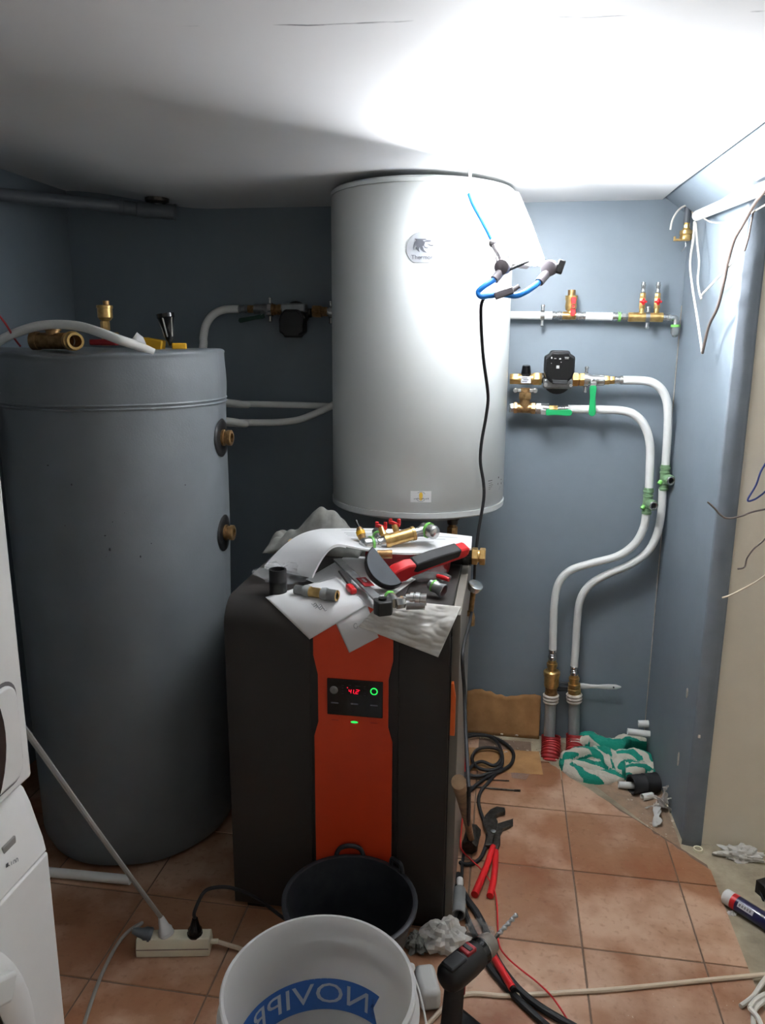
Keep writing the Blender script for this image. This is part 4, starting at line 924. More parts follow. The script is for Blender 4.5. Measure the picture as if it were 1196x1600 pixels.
# cordless grinder
gr=thing('cutting_tool',ob(620,905),'red power tool with black rubber grip and dark half-moon guard on the boiler','power tool')
ga=at(618,893,Y=-.93); gb=at(728,858,Y=-.78); gd=(gb-ga).normalized(); gn=Vector((-.2,-.6,.75)); gn=(gn-gd*gn.dot(gd)).normalized(); gs=gd.cross(gn)
L=(gb-ga).length
def gp(t,h,s_=0): return ga+gd*(t*L)+gn*h+gs*s_
poly=[(-.02,-.028),(.12*L,-.032),(.2*L,-.024),(.5*L,-.018),(.95*L,-.016),(L,-.010),(L+.003,.012),(.97*L,.017),(.5*L,.018),(.25*L,.014),(.14*L,.020),(-.005,.014),(-.022,.0)]
build(B().pris(poly,ga-gs*.017,gd,gn,gs*.034),'tool_body','red',gr,bev=.005)
poly=[(.20*L,-.004),(.26*L,-.012),(.86*L,-.006),(.88*L,.019),(.5*L,.0215),(.24*L,.018)]
build(B().pris(poly,ga-gs*.0185,gd,gn,gs*.037),'rubber_grip','black_rubber',gr,bev=.004)
build(B().tube([gp(.08,-.012,-.02),gp(.13,-.034,-.024)],.006,8,0),'switch_lever','black',gr)
# guard: half disc facing the camera
hc=at(600,884,Y=-.965); U=(at(629,911,Y=-.985)-at(583,854,Y=-.955)).normalized(); W=Vector((-.1,-.5,.86)).normalized(); W=(W-U*W.dot(U)).normalized(); Vv=W.cross(U)
if (hc+Vv-CAM).dot(RT)>(hc-CAM).dot(RT): Vv=-Vv
Rg=mm(37,hc); hp=[(Rg*math.cos(math.pi*k/20),Rg*.85*math.sin(math.pi*k/20)) for k in range(21)]
cg=at(606,882,Y=-.965)
build(B().pris(hp,cg-W*.032,U,Vv,W*.032),'guard','black',gr,bev=.002,label='dark half-moon guard'); build(B().pris([(x*.95,.0015+y*.93) for x,y in hp],cg-W*.0005,U,Vv,W*.0015),'guard_face','pvc_dark',gr)
# clamp
cl=thing('bar_clamp',ob(575,920),'steel bar clamp with red slide and black jaw lying across the papers','clamp')
a=at(527,872,Y=-.97); b=at(602,950,Y=-1.085); a.z=ZB+.03; a=at(527,874,Z=ZB+.022); b=at(601,946,Z=ZB+.022)
d=(b-a).normalized(); up_=Vector((0,0,1)); sd=d.cross(up_).normalized(); Rm=rotm(d,sd,sd.cross(d)*-1)
build(B().box((a+b)/2,((b-a).length,.024,.006),rotm(d,sd,d.cross(sd))),'steel_bar','steel',cl,bev=.001)
jb=at(598,951,Z=ZB+.016)
build(B().pris([(-.022,-.016),(.0,-.026),(.022,-.016),(.022,.016),(0,.022),(-.022,.016)],jb-Vector((0,0,.012)),d,sd,(0,0,.034)),'jaw','black',cl,bev=.003); build(B().cyl(jb+Vector((0,0,.02)),jb+Vector((0,0,.028)),.010),'jaw_bolt','black_gloss',cl)
sc2=at(549,920,Z=ZB+.012); build(B().box(sc2,(.05,.018,.016),rotm(d,sd,d.cross(sd))),'red_slide','red',cl,bev=.005)
build(B().tube([sc2-d*.02+Vector((0,0,.004)),at(530,893,Z=ZB+.02)],.003,6,0),'slide_rod','steel_dark',cl)
wl=at(571,909,Z=ZB+.027); cd_=build(B().box(wl,(.075,.026,.0016),rotm(d,sd,d.cross(sd))),'name_plate','red_dark',cl,bev=.0005); e=B()
for k in range(5): e.box(wl+d*(-.022+.0065*k)+Vector((0,0,.0014)),(.0028,.009 if k%2 else .006,.0006),rotm(d,sd,d.cross(sd)))
build(e,'plate_print','paper',cd_,smooth=False)
# black coupling
def ring(name,a,b,ro,ri,mt,label,cat,group=None,prof=None,n=24):
    a=Vector(a);b=Vector(b);L_=(b-a).length; pr=prof or [(0,ro),(.45,ro),(.47,ro*1.04),(.53,ro*1.04),(.55,ro),(1,ro)]
    bb=B().lathe(a,b-a,[(t*L_,r_) for t,r_ in pr]+[(L_,ri),(0,ri),(0,pr[0][1])],n,cap=False); return tag(build(bb,name,mt),label,cat,group)
c=ob(435,926); ring('pipe_sleeve',(c.x,c.y,ZB-.001),(c.x,c.y,ZB+.064),.0225,.0185,'black_rubber','upright black plastic pipe sleeve on the left of the boiler top','pipe fitting')
# press coupling lying on paper
a=at(462,921,Z=ZB+.014); b=at(527,931,Z=ZB+.014); pc=thing('press_coupling',a,'brass press coupling with steel sleeves lying on the left paper','pipe fitting')
lath(pc,'sleeve',a,a.lerp(b,.3),[(0,.0125),(1,.0125)],'steel'); lath(pc,'collar',a.lerp(b,.22),a.lerp(b,.36),[(0,.015),(.4,.017),(1,.015)],'pipe_grey'); lath(pc,'body',a.lerp(b,.34),a.lerp(b,.68),[(0,.0145),(.2,.013),(.8,.013),(1,.0145)],'brass',10); lath(pc,'collar',a.lerp(b,.64),a.lerp(b,.78),[(0,.015),(.6,.017),(1,.015)],'pipe_grey')
d=b-a; bb=B().lathe(a.lerp(b,.76),d,[(0,.0145),(d.length*.24,.0145),(d.length*.24,.011),(0,.011)],20,cap=False); build(bb,'open_sleeve','steel',pc); build(B().tor(b-d*.01,d,.0115,.003,20,6),'end_ring','brass',pc); build(B().cyl(a.lerp(b,.8),a.lerp(b,.9),.011),'bore','black',pc)
# nickel quick coupling, green-ring elbow, reducers
q=thing('quick_coupling',ob(650,938),'nickel plated quick coupling lying on the crumpled paper towel','pipe fitting')
a=at(630,935,Z=ZB+.028); b=at(667,937,Z=ZB+.028)
lath(q,'coupling_body',a,b,[(0,.006),(.12,.006),(.14,.012),(.3,.012),(.31,.0165),(.45,.0165),(.47,.0145),(.52,.0145),(.54,.017),(.72,.017),(.74,.014),(1,.015)],'chrome',20); cylp(q,'brass_tip',a-(b-a)*.12,a,.006,'brass',True); cylp(q,'lower_sleeve',at(635,945,Z=ZB+.016),at(664,945,Z=ZB+.016),.012,'steel')
q=thing('elbow_fitting',ob(620,940),'small steel elbow with a green ring beside the black clamp jaw','pipe fitting')
a=at(609,931,Z=ZB+.025); b=at(618,943,Z=ZB+.022); lath(q,'green_ring',a,a.lerp(b,.25),[(0,.014),(1,.014)],'green_ring'); lath(q,'body',a.lerp(b,.2),b,[(0,.013),(.5,.015),(1,.012)],'chrome'); cylp(q,'nut',b,at(632,941,Z=ZB+.022),.014,'chrome',True)
q=thing('reducer_fitting',ob(685,922),'open steel press reducer with a green ring at the right of the boiler top','pipe fitting')
a=at(672,912,Z=ZB+.03); b=at(694,924,Z=ZB+.018); d=b-a
bb=B().lathe(a,d,[(0,.012),(d.length*.3,.013),(d.length*.35,.016),(d.length*.55,.014),(d.length*.8,.017),(d.length,.019),(d.length,.015),(d.length*.5,.014)],20,cap=False); build(bb,'body','steel',q); build(B().tor(a+d*.25,d,.0135,.003,18,6),'green_ring','green_ring',q); build(B().cyl(a+d*.5,a+d*.7,.0135),'bore','red_dark',q)
tag(build(B().tube([at(684,900,Z=ZB+.03),at(694,903,Z=ZB+.03),at(702,906,Z=ZB+.028)],lambda t:.0065-.002*abs(t-.5),10,5),'plastic_stub','red'),'small red plastic stub behind the steel reducer','tool')
# black insulated pipe with brass end
q=thing('insulated_pipe',ob(700,885),'short black pipe with a brass hex end resting behind the red tool','pipe')
a=at(668,893,Y=-.70); b=at(724,879,Y=-.70); a.z=b.z=max(a.z,ZB+.03); cylp(q,'black_pipe',a,b,.027,'black_rubber'); d=(b-a).normalized(); lath(q,'collar',b-d*.002,b+d*.024,[(0,.029),(1,.029)],'black_gloss'); cylp(q,'hex_nut',b+d*.024,b+d*.042,.026,'brass',True); lath(q,'neck',b+d*.042,b+d*.047,[(0,.018),(1,.018)],'brass'); cylp(q,'hex_end',b+d*.047,b+d*.064,.026,'brass',True)
tag(build(B().cyl(at(590,866,Z=ZB+.07)-Vector((.0,0,.0)),at(613,866,Z=ZB+.07),.012).cyl(at(585,868,Z=ZB+.07),at(592,868,Z=ZB+.07),.009),'orange_fitting','brass_old'),'small copper fitting half hidden under the open manual','pipe fitting')
# red case under the manual
tag(build(B().box(at(600,880,Y=-.80)*0+Vector((-.05,-.725,ZB+.027)),(.24,.13,.052)),'tool_case','red_dark',bev=.006),'dark red tool case hidden under the open manual','case')
# grey cloth, brass ball
def clothf(u,v):
    P=at(452,850,Y=-.62).lerp(at(520,846,Y=-.60),u); P.z=ZB-.002
    h=.13*math.sin(math.pi*u)**.6*(1-.45*u)*v*(1-.2*math.sin(7*u)); P+=Vector((0,.10*v,h+.012*noise.noise(Vector((u*5,v*5,1))))); return P
def clothf2(u,v):
    cx,cy=-.36,-.60; x=cx+(u-.5)*.30; y=cy+(v-.5)*.16; e_=max(0,1-((u-.5)*2)**2)*max(0,1-((v-.5)*2)**2)
    fold=.9*(noise.noise(Vector((u*3.2,v*2.2,2.3)))+.35)+.35*abs(noise.noise(Vector((u*6,v*4,4))))
    return Vector((x,y,ZB+.001+.11*e_**.6*(.35+fold)))
tag(build(B().grid(clothf2,44,28),'work_cloth','cloth_grey',solid=.002,ang=180),'bunched grey cloth behind the open manual','cloth')
bb=at(456,848,Y=-.74); bb.z=max(bb.z,ZB+.012); q=B().sph(bb,.012,16); q.cyl(bb-Vector((0,0,.022)),bb,.006); tag(build(q,'brass_plug','brass'),'small round brass plug behind the left page','pipe fitting')
# clear plastic bags
def crumple(c,rx,ry,rz,seed,amp=.45,n=26,ridge=5):
    b=B().sph((0,0,0),1,n)
    for i,vv in enumerate(b.v):
        q=Vector(vv)*1.0; k=1+amp*(abs(noise.noise(q*1.7+Vector((seed,0,0))))*2-.6)+amp*.5*(abs(noise.noise(q*ridge+Vector((0,seed,0))))*2-.5)
        z=q.z*k*rz; z=max(z,-rz*.35); b.v[i]=Vector(c)+Vector((q.x*k*rx,q.y*k*ry,z+rz*.35))
    return b
c=ob(455,905); tag(build(crumple((c.x-.02,c.y,ZB),.07,.05,.032,3),'plastic_bag','film',ang=25),'clear crinkled plastic bag beside the upright black sleeve','plastic bag')
c=ob(668,905); tag(build(crumple((c.x,c.y,ZB),.055,.04,.035,8),'plastic_bag','film',ang=25),'clear plastic bag of small parts beside the red tool','plastic bag')
# ================================================================== RIGHT WALL: conduit, wires
cdt=thing('cable_conduit',at(1090,336,X=.775),'white conduit pipe along the top of the right wall with wires in its end','conduit')
a=at(1090,337,X=.770); b=Vector((.79,-.95,1.905)); b=at(1240,275,X=.790); d=(b-a)*1.7
bb=B().lathe(a,d,[(0,.0155),(d.length,.0155),(d.length,.013),(0,.013),(0,.0155)],18,cap=False); build(bb,'pipe','pipe_white',cdt)
stub=at(1075,330,Y=-.06); build(B().lathe((stub.x,stub.y,1.912),(0,0,1),[(0,.011),(.065,.011)],14),'vertical_stub','pvc_dark',cdt)
wb=B()
for k in range(5):
    x=stub.x+.012+.005*k; wb.tube([(x,stub.y-.002*k,1.966),(x+.002,stub.y-.01,1.94),(x+.004,stub.y-.02-.004*k,1.925),Vector(a)+d*.012+Vector((0,0,.002*(k-2)))],.0022,6,5)
build(wb,'wire_bundle','cable_beige',cdt)
q=thing('brass_coupling',at(1072,360,Y=-.06),'brass hose coupling hanging under the grey stub in the corner','pipe fitting')
x0=at(1073,360,Y=-.06).x; zf=lambda y:at(1073,y,Y=-.06).z; V=lambda y:Vector((x0,-.06,zf(y)))
cylp(q,'top_nut',V(358),V(346),.0095,'brass',True); lath(q,'coupling_body',V(375),V(357),[(0,.019),(.2,.021),(.45,.018),(.5,.0205),(.8,.0205),(.85,.014),(1,.012)],'brass'); build(B().box(V(375)+Vector((-.012,-.004,0)),(.05,.010,.007)).box(V(373)+Vector((-.036,-.004,0)),(.006,.010,.014)),'claw_lugs','brass',q,bev=.001)
build(B().tube([V(376),V(384)+Vector((.002,0,0)),V(390)+Vector((-.004,0,0)),V(393)+Vector((-.01,0,0))],.0025,6,4),'drip_tube','plastic_clear',q)
def wire(name,pts,r,mt,label,cat='wire',group=None,n=8): return tag(build(B().tube(pts,r,n,6),name,mt),label,cat,group)
xw=.778
wire('loose_wire',[at(a,b,Y=c) for a,b,c in((1048,359,-.09),(1052,342,-.09),(1063,326,-.08),(1078,320,-.07),(1092,324,-.07),(1098,333,-.09))],.0032,'cable_white','short white wire arching over the brass coupling')
pts=[at(a,b,X=c) for a,b,c in((1086,346,.765),(1084,372,.765),(1079,412,.765),(1083,452,.765),(1089,490,.765),(1095,530,.765),(1098,552,.765))]
wire('hanging_wire',pts,.0036,'cable_white','long white cable drooping from the conduit into a pointed loop')
pts=[at(a,b,X=c) for a,b,c in((1088,348,.77),(1090,378,.77),(1093,410,.77),(1091,440,.77),(1096,466,.765),(1098,460,.765),(1115,442,.765),(1140,415,.77),(1165,388,.775))]
wire('hanging_wire',pts,.003,'cable_white','thin white cable folded back up in a V under the conduit')
pts=[at(a,b,X=c) for a,b,c in((1098,552,.765),(1108,510,.765),(1122,480,.765),(1132,440,.765),(1138,410,.765),(1148,375,.765),(1162,350,.765),(1180,318,.765),(1196,298,.765),(1215,270,.765))]+[Vector((.785,-1.12,1.925))]
wire('dark_cable',pts,.0042,'cable_brown','dark grey-brown cable rising from the pointed loop to the upper right')
pts=[at(a,b,X=.775) for a,b in((1178,330),(1174,350),(1170,372),(1164,392))]; wire('short_wire',pts,.0022,'cable_brown','short thin brown wire dangling beside the dark cable')
pts=[at(a,b,X=.775) for a,b in((1100,341),(1112,347),(1130,348),(1150,343),(1170,335),(1200,318))]; wire('thin_wire',pts,.0018,'cable_beige','thin pinkish wire sagging under the conduit')
def wY(l,Y=-.66):
    P=[at(a,b,Y=Y) for a,b in l]; e_=P[-1]; return P+[Vector((e_.x+.12,-.64,e_.z+.02)),Vector((e_.x+.2,-.605,e_.z+.01))]
wire('wall_wire',wY([(1106,784),(1116,793),(1126,804),(1138,810),(1160,806),(1180,799),(1230,790)]),.0026,'cable_brown','upper bent wire end sticking out before the beige wall',group='wire ends by the beige wall')
wire('wall_wire',wY([(1153,889),(1164,886),(1168,872),(1178,858),(1190,848),(1230,815)]),.0024,'cable_brown','middle wavy brown wire end before the beige wall',group='wire ends by the beige wall')
wire('wall_wire',wY([(1129,934),(1142,930),(1162,920),(1182,909),(1230,880)]),.0026,'cable_beige','lowest pale wire end before the beige wall',group='wire ends by the beige wall')
wire('wall_wire',wY([(1215,700),(1192,732),(1182,758),(1169,781),(1178,781),(1192,772),(1225,745)]),.0026,'blue_wire','dark blue wire looped to a point before the beige wall',group='wire ends by the beige wall')
# ================================================================== BACK RIGHT CORNER ON THE FLOOR
def F(px,py,z=0): return at(px,py,Z=z)
def pipe_bit(name,a,b,r,mt,label,cat='pipe',group=None):
    return ring(name,a,b,r,r*.8,mt,label,cat,group,prof=[(0,r),(1,r)],n=16)
pipe_bit('pipe_offcut',at(998,1131,Y=-.045),at(1020,1131,Y=-.045),.0135,'pipe_white','upper white pipe stub poking out of the corner above the towel',group='white pipe offcuts')
pipe_bit('pipe_offcut',at(981,1143,Y=-.09),at(1016,1147,Y=-.09),.0125,'pipe_white','longer white pipe stub poking from the right wall above the towel',group='white pipe offcuts')
pipe_bit('pipe_offcut',at(967,1226,Z=ZC+.02),at(994,1228,Z=ZC+.02),.012,'pipe_white','white pipe offcut sticking out of the black coupling',group='white pipe offcuts')
pipe_bit('pipe_offcut',at(1004,1246,Z=ZC+.0125),at(1020,1243,Z=ZC+.0125),.012,'pipe_white','white pipe offcut between black coupling and tissue',group='white pipe offcuts')
a=at(986,1226,Z=ZC+.034); b=at(1027,1222,Z=ZC+.034); ring('black_coupling',a,b,.034,.029,'black_rubber','black plastic pipe coupling lying by the right wall','pipe fitting',prof=[(0,1.0*.034),(.05,.0345),(.1,.033),(.48,.033),(.5,.0345),(.52,.033),(.9,.033),(.95,.0345),(1,.034)])
ring('plastic_ring',at(1091,1329,Z=ZC),at(1091,1329,Z=ZC)+Vector((0,0,.008)),.014,.010,'cream','small cream plastic ring on the floor by the grey corner strip','ring',prof=[(0,.014),(1,.014)])
# towel: one folded cloth, heaped from overlapping rolled folds
tw_rolls=[([(898,1172),(918,1166),(938,1174),(958,1178),(980,1168),(1004,1172)],.034,.030,.95,.58,.5),
 ([(884,1196),(893,1208),(915,1216),(940,1219),(962,1217),(974,1210)],.036,.002,2.9,.10,.6),
 ([(884,1194),(900,1186),(922,1186),(940,1194),(952,1206)],.027,.026,1.9,.0,.5),
 ([(930,1183),(950,1190),(966,1204),(970,1216)],.026,.030,1.5,.55,.3),
 ([(955,1200),(980,1190),(1005,1192),(1022,1202)],.036,.012,2.3,.1,.8),
 ([(975,1214),(1000,1204),(1022,1206)],.028,.006,1.4,.3,.6),
 ([(1006,1184),(1024,1198),(1034,1214),(1036,1230)],.026,.004,.45,.60,.3),
 ([(903,1150),(908,1160),(915,1170)],.024,.012,.3,.62,0)]
tw_rolls.append(([(898,1196),(925,1200),(960,1198),(1000,1195),(1018,1204)],.05,-.012,3.4,.3,.9))
TWR=[]
for pts,r_,zb,us,u0,sk in tw_rolls:
    P=[Vector((q.x,q.y)) for q in crom([at(a,b,Z=ZC) for a,b in pts],12)]; L=[0]
    for i in range(1,len(P)): L.append(L[-1]+(P[i]-P[i-1]).length)
    TWR.append((np.array([tuple(p) for p in P]),np.array(L),r_,zb,us,u0,sk))
tw=B(); X0,X1,Y0_,Y1_=.44,.815,-.36,-.035; NX,NY=150,130; vid={}
for i in range(NX+1):
    for j in range(NY+1):
        x=X0+(X1-X0)*i/NX; y=Y0_+(Y1_-Y0_)*j/NY; wx=x+.010*noise.noise(Vector((x*22,y*22,1))); wy=y+.010*noise.noise(Vector((x*22,y*22,7))); best=None
        for P,L,r_,zb,us,u0,sk in TWR:
            dd_=np.hypot(P[:,0]-wx,P[:,1]-wy); k=int(dd_.argmin()); t=L[k]/L[-1]; d_=float(dd_[k]); rr=r_*(.72+.28*math.sin(math.pi*min(1,max(0,t))))*(1+.25*noise.noise(Vector((t*4,r_*90,zb*50))))
            if d_<rr:
                h=zb+.9*math.sqrt(rr*rr-d_*d_)
                sg=1 if (P[min(k+1,len(P)-1)][0]-P[max(k-1,0)][0])*(wy-P[k][1])-(P[min(k+1,len(P)-1)][1]-P[max(k-1,0)][1])*(wx-P[k][0])>0 else -1
                if best is None or h>best[0]: best=(h,u0+us*t*.75+sk*sg*d_/rr*.8)
        if best and x<XR+.006*(-y/.3):
            h=best[0]*(1+.10*noise.noise(Vector((x*40,y*40,3))))+.004*abs(noise.noise(Vector((x*70,y*70,5))))
            vid[i,j]=len(tw.v); tw.v.append(Vector((x,y,ZC+max(.002,h)))); tw.uv[len(tw.v)-1]=(best[1],0)
for (i,j) in list(vid):
    q=[(i,j),(i+1,j),(i+1,j+1),(i,j+1)]
    if all(a in vid for a in q): tw.f.append(tuple(vid[a] for a in q))
from collections import Counter
ec=Counter()
for f in tw.f:
    for a,b in zip(f,f[1:]+f[:1]): ec[frozenset((a,b))]+=1
for f in list(tw.f):
    for a,b in zip(f,f[1:]+f[:1]):
        if ec[frozenset((a,b))]==1:
            k=len(tw.v); tw.v+=[Vector((tw.v[a].x,tw.v[a].y,ZC+.0005)),Vector((tw.v[b].x,tw.v[b].y,ZC+.0005))]; tw.uv[k]=tw.uv[a]; tw.uv[k+1]=tw.uv[b]; tw.f.append((b,a,k,k+1))
tag(build(tw,'striped_towel','towel',ang=75),'crumpled green and cream striped towel heaped in the back right corner','towel')
def tissue(name,px,py,rx,ry,h,seed,label,z0=ZC,cat='tissue',mt='tissue',pk=1.0):
    c=at(px,py,Z=z0)
    def f(u,v):
        x=(u-.5)*2; y=(v-.5)*2; rr=math.sqrt(x*x+y*y); a=math.atan2(y,x); sq=1/max(abs(math.cos(a)),abs(math.sin(a))) if rr>0 else 1
        rad=rr/sq if rr>0 else 0
        edge=1+.35*noise.noise(Vector((math.cos(a)*1.8,math.sin(a)*1.8,seed)))+.2*noise.noise(Vector((math.cos(a)*5,math.sin(a)*5,seed+2)))
        X=math.cos(a)*rad*rx*edge; Y_=math.sin(a)*rad*ry*edge
        z=h*(1-rad**2)*(.25+1.5*abs(noise.noise(Vector((x*1.6,y*1.6,seed+5))))*pk+.5*abs(noise.noise(Vector((x*4,y*4,seed)))))
        return Vector((c.x+X,c.y+Y_,z0+.001+max(0,z)))
    return tag(build(B().grid(f,40,40),name,mt,ang=28,solid=.0007),label,cat)
# standing crumpled tissue by the right wall: several pointed flaps
ts=B(); c=at(1032,1268,Z=ZC)
for k,(tx,ty,z) in enumerate(((1040,1228,.10),(1055,1248,.05),(1052,1268,.03),(1026,1290,.01),(1010,1262,.02),(1014,1242,.06))):
    tip=at(tx,ty,Y=c.y-.02+.03*(k<2)); tip.z=max(tip.z,ZC+.004)
    if k in(2,3,4): tip=at(tx,ty,Z=ZC+.006)
    a0=k*1.05; b1=c+Vector((math.cos(a0)*.022,math.sin(a0)*.022,.03)); b2=c+Vector((math.cos(a0+1.5)*.022,math.sin(a0+1.5)*.022,.022))
    def ff(u,v,tip=tip,b1=b1,b2=b2,k=k):
        P=b1.lerp(b2,u).lerp(tip+Vector(((u-.5)*.02,0,(u-.5)*.01)),v); n_=noise.noise(Vector((u*3,v*3,k*3.)))*.012; P+=Vector((n_,-abs(n_),n_*.6+.008*math.sin(math.pi*v))); P.z=max(P.z,ZC+.001); return P
    ts.grid(ff,10,12)
tag(build(ts,'crumpled_tissue','tissue',solid=.0007,ang=30),'white crumpled tissue with pointed flaps beside the black coupling','tissue','tissues on the floor')
c=at(1160,1340,Z=ZC); t=tag(build(crumple((c.x,c.y,ZC+.0005),.066,.030,.026,3.3,.45,40,3.4),'crumpled_tissue','tissue',ang=24),'crumpled white tissue lying in front of the beige wall','tissue'); t['group']='tissues on the floor'
# plastic wrap and paper between boiler and drill
def heap(name,px,py,rx,ry,rz,seed,label,z0,cat,mt,amp=.4,ridge=3.2):
    c=at(px,py,Z=z0); return tag(build(crumple((c.x,c.y,z0+.0005),rx,ry,rz,seed,amp,30,ridge),name,mt,ang=10),label,cat)
heap('crumpled_film',694,1476,.066,.048,.050,9.2,'crumpled milky plastic film between the boiler and the drill',0.0,'plastic film','tissue')
heap('clear_wrap',748,1462,.038,.028,.028,4.4,'clear shiny wrap crumpled behind the drill chuck',0.0,'plastic film','film')
heap('white_rag',652,1478,.034,.032,.026,6.1,'greyish white rag between the black bucket and plastic film',0.0,'rag','cloth_grey')
q=B().box(at(668,1542,Z=.03),(.05,.09,.055),Matrix.Rotation(.3,3,'Z')); tag(build(q,'small_box','white_plastic',bev=.012),'small pale plastic box between the white bucket and the drill','box')
# rubble and dust, uncountable
rb=B()
def pebble(P,s):
    b=B().sph((0,0,0),1,6); rb.add([Vector(P)+Vector((v.x*s*random.uniform(.6,1.3),v.y*s*random.uniform(.6,1.3),max(-.2*s,v.z*s*.7))) for v in b.v],b.f)
for k in range(330):
    t=random.random(); a=(840+t*200+random.gauss(0,8),1172+t*t*110+random.gauss(0,10))
    if k%4==0: a=(1010+random.random()*75,1230+random.random()*90)
    if k%7==0: a=(720+random.random()*120,1150+random.random()*30)
    P=at(a[0],a[1],Z=ZC)
    if P.y>-.03 or P.x>XR+.01: continue
    pebble((P.x,P.y,ZC if P.x>.36 and P.y>-.6 else 0),random.choice((.0015,.002,.003,.004,.007)))
for k in range(160):
    P=at(random.uniform(740,1150),random.uniform(1230,1590),Z=0); pebble((P.x,P.y,0 if P.x<.86 else ZC),random.choice((.0007,.001,.0014)))
o=build(rb,'rubble','dust',loc=(.5,-.4,0)); tag(o,'mortar crumbs and dust scattered over the floor near the risers','rubble'); o['kind']='stuff'
# mortar bed lumps along the right wall foot and the back wall
def bed(u,v):
    P=Vector((.40+.40*u,-.03-.05*u,0)).lerp(Vector((.42+.385*u,-.10-.56*u,0)),v); h=.012*math.sin(math.pi*v)*(.5+noise.noise(Vector((u*9,v*6,3)))); return Vector((min(P.x,XR+.015),P.y,ZC+.0005+max(0,h)))
o=struct(B().grid(bed,60,36),'mortar_bed','mortar',ang=180); 
tag(build(B().tube([at(931,1193,Z=.002),at(935,1206,Z=.002),at(937,1215,Z=.002)],.0022,6),'straw_splinter','wood'),'thin wooden splinter lying in front of the towel end','splinter') if False else None
# ================================================================== FLOOR RIGHT OF THE BOILER
def fl(l,z=.006): return [at(a,b,Z=z) for a,b in l]
loop=[(718,1150),(740,1147),(765,1150),(788,1160),(802,1175),(800,1192),(786,1203),(765,1212),(745,1226),(728,1240)]
coil=fl(loop,.010)+fl([(722,1225),(735,1200),(752,1190),(772,1196),(784,1185),(780,1172),(762,1168),(745,1172),(738,1186),(748,1200),(770,1203),(785,1193),(782,1168),(768,1152),(745,1149),(722,1158),(718,1190),(717,1215)],.018)+fl([(722,1208),(745,1213),(765,1208),(785,1200)],.012)
tag(build(B().tube(coil,.0062,10,6),'cable_coil','black_rubber'),'loosely coiled black cable on the floor between boiler and risers','cable')
wire('floor_cable',fl([(778,1205),(764,1222),(752,1236),(748,1252),(752,1270),(757,1284),(762,1300),(760,1320),(750,1342),(735,1350),(724,1350),(719,1347)],.006),.006,'black_rubber','black cable curving from the coil round the pliers','cable')
wire('thick_cable',fl([(716,1366),(720,1384),(730,1404),(745,1425),(757,1447),(766,1470),(775,1495),(790,1520),(815,1550),(850,1577),(900,1606)],.009),.009,'black_rubber','thick black cable running from the boiler past the red chisel to the bottom edge','cable','thick cables by the drill')
wire('thick_cable',fl([(714,1385),(719,1405),(728,1428),(738,1452),(752,1480),(765,1510),(785,1535),(808,1560),(840,1590),(865,1612)],.008),.0085,'black_rubber','second thick black cable left of the red chisel','cable','thick cables by the drill')
wire('red_wire',[at(716,1138,Z=.10),at(724,1160,Z=.05)]+fl([(727,1190),(726,1220),(725,1255),(722,1290),(720,1315),(722,1328),(735,1342),(752,1358),(768,1380),(776,1405),(778,1440),(780,1475),(792,1495),(812,1513),(840,1535),(865,1560),(893,1602)],.014),.0022,'red','thin red wire crossing over the red-handled pliers','wire')
for k,l in enumerate(([(1222,1500),(1196,1530),(1178,1556),(1158,1572)],[(1230,1545),(1200,1560),(1180,1578),(1178,1600),(1182,1620)],[(1240,1560),(1205,1552),(1182,1562),(1172,1575)],[(1172,1575),(1186,1592),(1192,1612),(1190,1630)])):
    wire('white_cable',fl(l,.006+.006*k),.0058,'cable_white',['straight end of the white cable coil at the right edge','white cable strand dropping to the bottom right corner','white cable strand looping in from the right edge','lowest white cable strand in the bottom right corner'][k],'cable','white cables at the bottom right')
# drill bits / rods on floor
q=thing('masonry_bit',F(780,1235,.003),'thin steel drill bit lying below the cable coil','drill bit'); a=F(728,1228,.004); b=F(806,1235,.004)
cylp(q,'shank',a,b,.0028,'steel_dark'); build(B().box(b+Vector((.006,0,.0)),(.022,.003,.009),Matrix.Rotation(.1,3,'Z')),'tip','steel_dark',q,bev=.001)
tag(build(B().tube(fl([(725,1216),(760,1218),(796,1220)],.003),.0018,6),'thin_rod','steel_dark'),'thin dark rod lying just behind the drill bit','rod')
tag(build(B().box(F(782,1188,.0008),(.30,.16,.0012),Matrix.Rotation(.05,3,'Z')),'floor_sheet','cardboard'),'flat brown cardboard sheet under the cable coil','cardboard')
q=B().pris([(0,0),(.05,-.008),(.07,.05),(.04,.085),(-.005,.07)],F(800,1215,.0),(1,0,0),(0,1,0),(0,0,.0012)); tag(build(q,'plastic_scrap','film'),'translucent plastic scrap beside the cable coil','plastic scrap')
# hammer
hm=thing('club_hammer',F(736,1312),'old club hammer with worn wooden handle leaning by the boiler side','hammer')
hd=F(737,1312,.022); top=Vector((.150,-.56,.16)); top=at(717,1222,X=.146)
dh=(hd-top); build(B().tube([top,top.lerp(hd,.3),top.lerp(hd,.7),hd],lambda t:.0155-.0055*math.sin(math.pi*min(1,t*.62)),12,5),'handle','wood',hm)
ax=Vector((-.10,-1,-.02)).normalized(); u,v_,w_=frame(ax)
hb=B().lathe(hd-ax*.045,ax,[(0,.022),(.006,.026),(.03,.024),(.06,.024),(.084,.026),(.09,.022)],8,ph=math.pi/8); zmin=min(p.z for p in hb.v)
for i,p in enumerate(hb.v): hb.v[i]=p+Vector((0,0,.0005-zmin))
build(hb,'head','steel_dark',hm)
